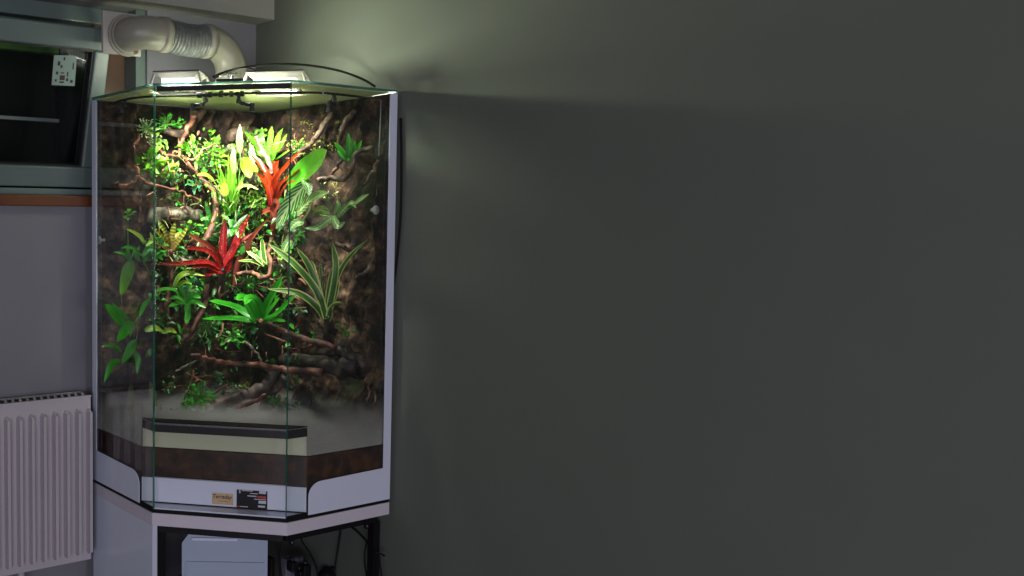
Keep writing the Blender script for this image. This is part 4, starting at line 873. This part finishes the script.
wood('driftwood_branch', 'short orange twig hanging at the lower centre', 'driftwood', [(224, 324, .24), (222, 332, .25), (217, 338, .25)], (.004, .002), 30)
wood('driftwood_branch', 'thin grey twig sloping in the dark lower left', 'grey_cork', [(176, 372, .24), (188, 365, .26), (198, 361, .27)], (.003, .003), 31)
wood('driftwood_branch', 'pale twig forking at the lower centre', 'grey_cork', [(245, 342, .22), (254, 350, .23), (262, 362, .23)], (.004, .004), 32)
for k, (x, y, ln_) in enumerate(((366, 392, 22), (372, 398, 20), (310, 395, 25))):
    wood('hanging_root', ['tangled hanging rootlets low behind the right pane', 'thin hanging rootlet at the right end of the low bark', 'dim hanging root under the cork log'][k], 'clay_root', [(x, y-10, .08), (x+3, y, .09), (x, y+ln_*0.6, .08)], (.004, .002), 40+k, cat='root')
# clay lump and moss shelf at the top centre
wood('clay_lump', 'rounded clay lump at the top centre behind the pale leaf', 'clay_root', [(230, 136, .05), (240, 133, .08), (252, 133, .08), (262, 138, .05)], (.018, .020), 50, 0.15, 'rock')
wood('moss_shelf', 'pale mossy shelf behind the grassy clump', 'grey_cork', [(222, 152, .05), (236, 150, .08), (252, 152, .08), (266, 160, .06)], (.016, .018), 51, 0.2, 'ledge')
wood('moss_shelf', 'pale mossy slab right of the grassy clump', 'grey_cork', [(240, 182, .06), (254, 178, .08), (266, 180, .06)], (.02, .018), 52, 0.2, 'ledge')

# ------------------------------------------------------------------ undergrowth nobody could count
GAPS = [(150, 186, 206, 226), (160, 126, 186, 150), (155, 346, 290, 384), (186, 262, 214, 270), (240, 276, 262, 292)]
def undergrowth(name, label, mat, cat, n, lw, seed, region, offr, prof='ovate', ln=1.7, thr=-0.1):
    rnd = random.Random(seed); mb = MB(); k = 0; x0, y0, x1, y1 = region
    while k < n:
        x, y = rnd.uniform(x0, x1), rnd.uniform(y0, y1)
        if noise.noise(Vector((x/17+seed, y/17, seed*1.3))) < thr: continue
        if any(a <= x <= c and b <= y <= d for a, b, c, d in GAPS) and rnd.random() < 0.88: continue
        k += 1; q = PT(x, y, rnd.uniform(*offr)); back = (CP-q).normalized()
        d = Vector((rnd.gauss(0, .6), rnd.gauss(0, .6), rnd.gauss(0.15, .6))) + back*0.35; d.normalize(); l = lw*ln*rnd.uniform(0.6, 1.4)
        leaf(mb, [q, q+d*l*0.5+Vector((0, 0, l*0.12)), q+d*l-Vector((0, 0, l*0.12))], lw*rnd.uniform(0.6, 1.3), prof, 0.3, hint=back*0.5+Vector((rnd.gauss(0, .4), rnd.gauss(0, .4), 0.9)), n=6)
    tag(mb.build(name, mat, smooth=True), label, cat, kind='stuff')
undergrowth('bright_creeper', 'carpet of small bright green creeper leaves across the upper back panels', 'leaf_bright', 'creeper', 260, .010, 1, (156, 130, 268, 245), (.09, .17), thr=0.02)
undergrowth('pale_creeper', 'scattered pale yellow green leaflets around the upper centre', 'leaf_pale', 'creeper', 150, .008, 2, (175, 138, 262, 205), (.10, .20), thr=0.0)
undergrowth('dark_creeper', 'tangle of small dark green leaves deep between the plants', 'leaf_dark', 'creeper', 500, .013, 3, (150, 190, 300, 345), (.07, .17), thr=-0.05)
undergrowth('green_creeper', 'scattered mid green leaves between the middle plants', 'leaf_green', 'creeper', 170, .014, 4, (150, 200, 300, 350), (.10, .2), thr=0.08)
undergrowth('strappy_undergrowth', 'thin grassy strands tangled in the middle of the planting', 'leaf_olive', 'undergrowth', 260, .005, 5, (158, 150, 290, 300), (.09, .2), 'blade', 8, 0.0)
undergrowth('leaf_litter', 'brown dry leaves and bark bits caught on the back panels', 'driftwood', 'leaf litter', 300, .010, 6, (155, 130, 300, 330), (.07, .15), 'lance', 2.2, -0.05)
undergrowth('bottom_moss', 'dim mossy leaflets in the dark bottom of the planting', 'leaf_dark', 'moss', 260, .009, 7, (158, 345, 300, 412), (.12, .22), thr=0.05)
undergrowth('wall_moss', 'sparse brownish moss on the right bark', 'moss', 'moss', 160, .006, 8, (295, 120, 340, 200), (.045, .07), 'lance', 1.6, 0.12)
rnd = random.Random(11); mb = MB()
for k in range(110):
    x, y = rnd.uniform(156, 300), rnd.uniform(135, 400); o_ = rnd.uniform(.07, .17); a = rnd.uniform(0.6, 2.6) if rnd.random() < .7 else rnd.uniform(-.4, .5); l = rnd.uniform(8, 26)
    P = [PT(x, y, o_), PT(x+math.cos(a)*l*.5+rnd.uniform(-3, 3), y+math.sin(a)*l*.5+rnd.uniform(-3, 3), o_+rnd.uniform(-.01, .04)), PT(x+math.cos(a)*l, y+math.sin(a)*l, o_)]
    r0 = rnd.uniform(.0012, .0032); mb.tube(bez(P, 10), r0, 6, wob=0.1, seed=k)
tag(mb.build('rootlet_tangle', 'driftwood', smooth=True), 'tangle of thin brown rootlets between the plants', 'roots', kind='stuff')

# ------------------------------------------------------------------ misting line and fittings
ms = thing('misting_line', 'black misting tube under the tank top with four nozzles', 'tube', (-0.4, -0.45, T+1.183))
zt = T+1.181
pth = [(-.60, -.03), (-.62, -.12), (-.605, -.24), (-.50, -.365), (-.41, -.475), (-.335, -.545), (-.24, -.60), (-.12, -.60), (-.04, -.58)]
s = MB(); s.tube(bez([(x, y, zt) for x, y in pth], 50), 0.0034, 8); s.build('tube', 'black_rubber', ms, smooth=True)
ux = Vector((0.66, -0.75, 0)).normalized()
def fit(x): return on(x, 93, 2, zt) if False else Vector((-0.495+(x-202)/50*0.086, -0.37-(x-202)/50*0.100, zt))
s = MB()
for k in range(9):
    c = fit(202+k*6); r_ = 0.0085 if k % 2 == 0 else 0.006; s.tube([c-ux*0.006, c+ux*0.006], r_, 10)
s.tube([fit(227), fit(227)+Vector((0, 0, 0.010))], 0.006, 8); s.build('tee_fitting', 'black_plastic', ms)
def nozzle(base, pts, last):
    s = MB(); P = [base]
    for d in pts: P.append(P[-1]+Vector(d))
    for a, b in zip(P[:-1], P[1:]): s.tube([a, b], 0.0052, 8)
    for p in P[1:]: s.lathe([(0.0078, -0.005), (0.0078, 0.005)], p, (0, 0, 1), 10)
    o = s.build('nozzle', 'black_plastic', ms)
    s = MB(); s.lathe([(0.0065, 0), (0.006, 0.007), (0.0025, 0.010)], P[-1]-Vector((0, 0, 0.004)), (0.1, -0.2, -1), 10); t = s.build('nozzle_tip', 'brass', ms); t.parent = o; t.matrix_parent_inverse = Matrix.Identity(4); t.matrix_parent_inverse = Matrix.Translation(-Vector(ms.location))
    return o
rv = Vector((rt.x, rt.y, 0))
nozzle(fit(209), [(0, 0, -0.016), rv*-0.010+Vector((0, 0, -0.012)), rv*-0.026+Vector((0, 0, -0.002)), (0, 0, -0.012)], 0)
nozzle(fit(246), [(0, 0, -0.022), rv*0.012+Vector((0, 0, -0.006)), rv*0.026+Vector((0, 0, -0.004)), (0, 0, -0.012)], 0)
nozzle(Vector((-.615, -.14, zt)), [(0, 0, -0.014), rv*-0.012+Vector((0, 0, -0.004)), (0, 0, -0.014)], 0)
nozzle(Vector((-.19, -.6, zt)), [(0, 0, -0.016), rv*-0.014+Vector((0, 0, -0.008)), (0, 0, -0.02)], 0)
# clear hooks
for x, y, lab in ((135, 94, 'small clear hook under the tank top on the left'), (323, 94, 'small clear hook under the tank top behind the right pane')):
    p = on(x, y, 0, -L+0.03) if x < 200 else on(x, y, 1, -L+0.03); g = thing('clear_hook', lab, 'hook', p, 'clear hooks')
    del g['group']
    s = MB(); s.tube(bez([p+Vector((0, 0, 0.012)), p+Vector((0, 0, 0)), p+rv*0.006+Vector((0, 0, -0.006)), p+rv*0.01+Vector((0, 0, 0.0))], 12), 0.0022, 8); s.build('hook', 'clear_plastic', g)
# suction cups
for x, y, ax, lab in ((99, 240, 'L', 'clear suction cup inside the left pane'), (376, 210, 'R', 'clear suction cup on the right pane holding the probe cable'), (363, 371, 'R', 'clear suction cup low on the right pane by the cork log')):
    p, nrm = (on(x, y, 0, -L+th), Vector((1, 0, 0))) if ax == 'L' else (on(x, y, 1, -L+th), Vector((0, 1, 0)))
    g = thing('suction_cup', lab, 'suction cup', p)
    s = MB(); s.lathe([(0.0135, 0.0005), (0.012, 0.003), (0.006, 0.006), (0.004, 0.008), (0.004, 0.014), (0.006, 0.016), (0.005, 0.019)], p, nrm, 20); s.build('cup', 'clear_plastic', g, smooth=True)
pc_ = thing('probe_cable', 'thin pale probe cable running down inside the right pane', 'cable', on(378, 106, 1, -L+0.02))
s = MB(); s.tube(bez([on(x, y, 1, -L+0.024) for x, y in ((381, 100), (380, 130), (378.5, 160), (377, 190), (376.5, 208))], 30), 0.0018, 6); s.build('cable', 'mid_grey_plastic', pc_)

# ------------------------------------------------------------------ cables outside
def cable(label, pts, r=0.0035, mat='black_rubber', name='cable'):
    s = MB(); s.tube(bez(pts, 50), r, 8); o = s.build(name, mat, smooth=True); tag(o, label, 'cable'); return o
lz = T+1.2055
cable('black cable arching over the right lamp and down behind the tank edge', [on(213, 77, 1, -0.33), on(228, 71, 1, -0.33), on(250, 66.5, 1, -0.36), on(280, 64, 1, -0.40), on(310, 65.5, 1, -0.44), on(340, 71, 1, -0.50), on(362, 79, 1, -0.56), on(375, 86.5, 1, -0.60)], 0.0034)
cable('thin black tube over the lamps beside the ventilation pipe', [on(215, 78, 1, -0.36), on(228, 73, 1, -0.36), on(240, 68, 1, -0.37), on(252, 69, 1, -0.37), on(262, 76, 1, -0.38)], 0.0026)
s = MB(); p = on(232, 79, 1, -0.36); s.tube([Vector((p.x, p.y, T+1.2005)), p+Vector((0, 0, 0.012))], 0.005, 8); s.tube([p+rv*-0.012+Vector((0, 0, .012)), p+rv*0.016+Vector((0, 0, 0.014))], 0.0055, 8); tag(s.build('tube_connector', 'black_plastic'), 'black tube connector standing on the glass top between the lamps', 'connector')
s = MB(); a = on(224, 80.5, 2, T+1.2045); s.box((a.x+0.02, a.y+0.0, T+1.2055), (0.075, 0.02, 0.009), Matrix.Rotation(-0.75, 3, 'Z')); tag(s.build('power_connector', 'black_plastic', bevel=0.002), 'flat black power connector on the glass top behind the connector', 'connector')
cable('black cable hanging behind the right edge of the terrarium against the grey wall', [(WX-0.006, -L-0.012, T+1.12), (WX-0.006, -L-0.018, T+1.0), (WX-0.006, -L-0.019, T+0.85), (WX-0.006, -L-0.008, T+0.72), (WX-0.006, -L+0.01, T+0.6)], 0.0034)
# under the stand
cable('black cable hanging in a curve below the stand front edge', [on(299, 530, 1, -.45), on(302, 541, 1, -.45), on(311, 555, 1, -.45), on(317, 570, 1, -.45), on(318, 590, 1, -.45)], 0.0028)
cable('taut black cable under the stand, left of the right leg', [on(342, 520, 1, -.45), on(339, 540, 1, -.45), on(336, 560, 1, -.45), on(333, 580, 1, -.45)], 0.0028)
cable('thick black cable looping from the frame to the right leg', [on(341, 521, 1, -.6), on(352, 527, 1, -.6), on(362, 536, 1, -.6), on(369, 544, 1, -.6)], 0.0042)
cable('thin black cable beside the right leg of the stand', [on(367, 540, 1, -.6), on(364.5, 556, 1, -.6), on(366, 572, 1, -.6), on(369, 585, 1, -.6)], 0.0028)
cable('left of the two thin black cables dropping beside the storage box', [on(277, 532, 1, -.5), on(277, 545, 1, -.5), on(279, 560, 1, -.5), on(280, 580, 1, -.5)], 0.0022)
cable('right of the two thin black cables dropping beside the storage box', [on(282, 532, 1, -.5), on(281, 545, 1, -.5), on(279.5, 556, 1, -.49), on(282, 580, 1, -.5)], 0.0022)
cable('black cable end poking out right of the stand leg', [on(376, 552, 1, -.66), on(381, 554, 1, -.67), on(385, 556, 1, -.68)], 0.003)
cable('black cable running down behind the right leg near the wall', [on(379, 556, 1, -.66), on(381, 572, 1, -.67), on(384, 590, 1, -.68)], 0.003)
ps = thing('power_strip', 'cluttered power strip with plugs mounted beside the storage box', 'power strip', on(285, 576, 1, -.42))
a = on(272, 561, 1, -.42); b_ = on(275, 561, 1, -.42)
s = MB(); p0, p1 = on(286, 560, 1, -.38), on(303, 590, 1, -.38); s.bb((p0.x, -.38, p1.z), (p1.x, -.35, p0.z)); s.build('body', 'mid_grey_plastic', ps, bevel=0.004)
s = MB(); p0, p1 = on(287, 557, 1, -.40), on(303, 559, 1, -.40)
for k in range(7): c = p0.lerp(p1, k/6); s.tube([c, c+Vector((0.003, 0, 0.004))], 0.0035, 8)
s.build('terminal_row', 'black_plastic', ps)
for x, y, w_, h_ in ((292, 566, 7, 10), (305, 571, 9, 14), (299, 574, 5, 8)):
    p = on(x, y, 1, -.42); s = MB(); w2 = pxw(p, w_)/2; h2 = pxw(p, h_)/2
    s.box(p, (w2*2, 0.03, h2*2)); s.lathe([(w2*0.6, 0), (w2*0.4, 0.012)], p+Vector((0, 0, h2)), (0.2, 0, 1), 12); s.build('plug', 'black_plastic', ps, bevel=0.003)
s = MB(); p0, p1 = on(271, 559, 1, -.44), on(275, 590, 1, -.44); s.bb((p0.x, -.44, p1.z), (p1.x, -.40, p0.z)); tag(s.build('black_power_adapter', 'black_plastic', bevel=0.003), 'tall narrow black adapter right beside the storage box', 'adapter')
p = on(327, 574, 1, -.40); s = MB(); s.lathe([(0.03, -0.06), (0.032, -0.02), (0.027, 0.004), (0.016, 0.014), (0.006, 0.018)], p, (0, 0, 1), 20); s.tube([p+Vector((0.02, 0, 0)), p+Vector((0.028, 0, 0.018))], 0.008, 8); tag(s.build('pump', 'black_plastic', smooth=True), 'round black pump under the stand beneath the taut cable', 'pump')

# condensation on the inside of the lowest glass
def filmmat(name, z0, z1, o0, o1, nz, col):
    m = bpy.data.materials.new(name); m.use_nodes = True; nt = m.node_tree; nt.nodes.clear(); MATS[name] = m; lk = nt.links.new
    out = N(nt, 'ShaderNodeOutputMaterial'); mx = N(nt, 'ShaderNodeMixShader'); tr = N(nt, 'ShaderNodeBsdfTransparent'); df = N(nt, 'ShaderNodeBsdfDiffuse'); df.inputs[0].default_value = col
    tc = N(nt, 'ShaderNodeTexCoord'); sp = N(nt, 'ShaderNodeSeparateXYZ'); lk(tc.outputs['Object'], sp.inputs[0])
    no = N(nt, 'ShaderNodeTexNoise'); no.inputs['Scale'].default_value = 14; no.inputs['Detail'].default_value = 4; lk(tc.outputs['Object'], no.inputs['Vector'])
    ad = N(nt, 'ShaderNodeMath', operation='MULTIPLY_ADD'); lk(no.outputs['Fac'], ad.inputs[0]); ad.inputs[1].default_value = nz; lk(sp.outputs['Z'], ad.inputs[2])
    mr = N(nt, 'ShaderNodeMapRange', interpolation_type='SMOOTHSTEP'); lk(ad.outputs[0], mr.inputs['Value'])
    for k, v in (('From Min', T+z0), ('From Max', T+z1), ('To Min', o0), ('To Max', o1)): mr.inputs[k].default_value = v
    lk(mr.outputs[0], mx.inputs[0]); lk(tr.outputs[0], mx.inputs[1]); lk(df.outputs[0], mx.inputs[2]); lk(mx.outputs[0], out.inputs[0])
filmmat('condensation_dense', 0.165, 0.26, 0.92, 0.80, 0.0, (0.80, 0.76, 0.56, 1)); filmmat('condensation_thin', 0.17, 0.36, 0.38, 0.0, 0.06, (0.58, 0.56, 0.50, 1))
s = MB(); s.slab([zz(R1, 0.1655)+dn*0.0065, zz(R2, 0.1655)+dn*0.0065, zz(R2, 0.232)+dn*0.0065, zz(R1, 0.232)+dn*0.0065], dn, 0.0004); s.build('condensation', 'condensation_dense', tk)
s = MB(); s.slab([(-L+th+0.0005, -0.012, T+0.166), (-L+th+0.0005, -a_+rec, T+0.166), (-L+th+0.0005, -a_+rec, T+0.36), (-L+th+0.0005, -0.012, T+0.36)], (1, 0, 0), 0.0004); s.build('condensation', 'condensation_thin', tk)
s = MB(); s.slab([(-0.012, -L+th+0.0005, T+0.166), (-a_+rec, -L+th+0.0005, T+0.166), (-a_+rec, -L+th+0.0005, T+0.36), (-0.012, -L+th+0.0005, T+0.36)], (0, 1, 0), 0.0004); s.build('condensation', 'condensation_thin', tk)
# ------------------------------------------------------------------ mist lying over the soil
m = bpy.data.materials.new('mist'); m.use_nodes = True; nt = m.node_tree; nt.nodes.clear(); MATS['mist'] = m
out = N(nt, 'ShaderNodeOutputMaterial'); vs_ = N(nt, 'ShaderNodeVolumeScatter'); vs_.inputs['Color'].default_value = (0.97, 0.97, 0.93, 1); vs_.inputs['Anisotropy'].default_value = 0.2
tc = N(nt, 'ShaderNodeTexCoord'); sp = N(nt, 'ShaderNodeSeparateXYZ'); nt.links.new(tc.outputs['Object'], sp.inputs[0])
no = N(nt, 'ShaderNodeTexNoise'); no.inputs['Scale'].default_value = 9; no.inputs['Detail'].default_value = 3; nt.links.new(tc.outputs['Object'], no.inputs['Vector'])
ad = N(nt, 'ShaderNodeMath', operation='MULTIPLY_ADD'); nt.links.new(no.outputs['Fac'], ad.inputs[0]); ad.inputs[1].default_value = -0.09; nt.links.new(sp.outputs['Z'], ad.inputs[2])
mr = N(nt, 'ShaderNodeMapRange', interpolation_type='SMOOTHSTEP'); nt.links.new(ad.outputs[0], mr.inputs['Value'])
mr.inputs['From Min'].default_value = T+0.155; mr.inputs['From Max'].default_value = T+0.235; mr.inputs['To Min'].default_value = 24.0; mr.inputs['To Max'].default_value = 0.0
mr2 = N(nt, 'ShaderNodeMapRange', interpolation_type='SMOOTHSTEP'); nt.links.new(sp.outputs['Z'], mr2.inputs['Value'])
mr2.inputs['From Min'].default_value = T+0.19; mr2.inputs['From Max'].default_value = T+0.235; mr2.inputs['To Min'].default_value = 110.0; mr2.inputs['To Max'].default_value = 0.0
am = N(nt, 'ShaderNodeMath', operation='ADD'); nt.links.new(mr.outputs[0], am.inputs[0]); nt.links.new(mr2.outputs[0], am.inputs[1])
nt.links.new(mr.outputs[0], vs_.inputs['Density']); nt.links.new(vs_.outputs[0], out.inputs['Volume'])
s = MB(); io = 0.009
s.prism([(-L+io, -0.012), (-L+io, -a_+rec+0.014), (-a_+rec+0.014, -L+io), (-0.012, -L+io), (-0.012, -0.012)], T+0.1635, T+0.33)
o = s.build('mist', 'mist'); tag(o, 'pale mist lying over the soil at the bottom of the terrarium', 'mist', kind='stuff')
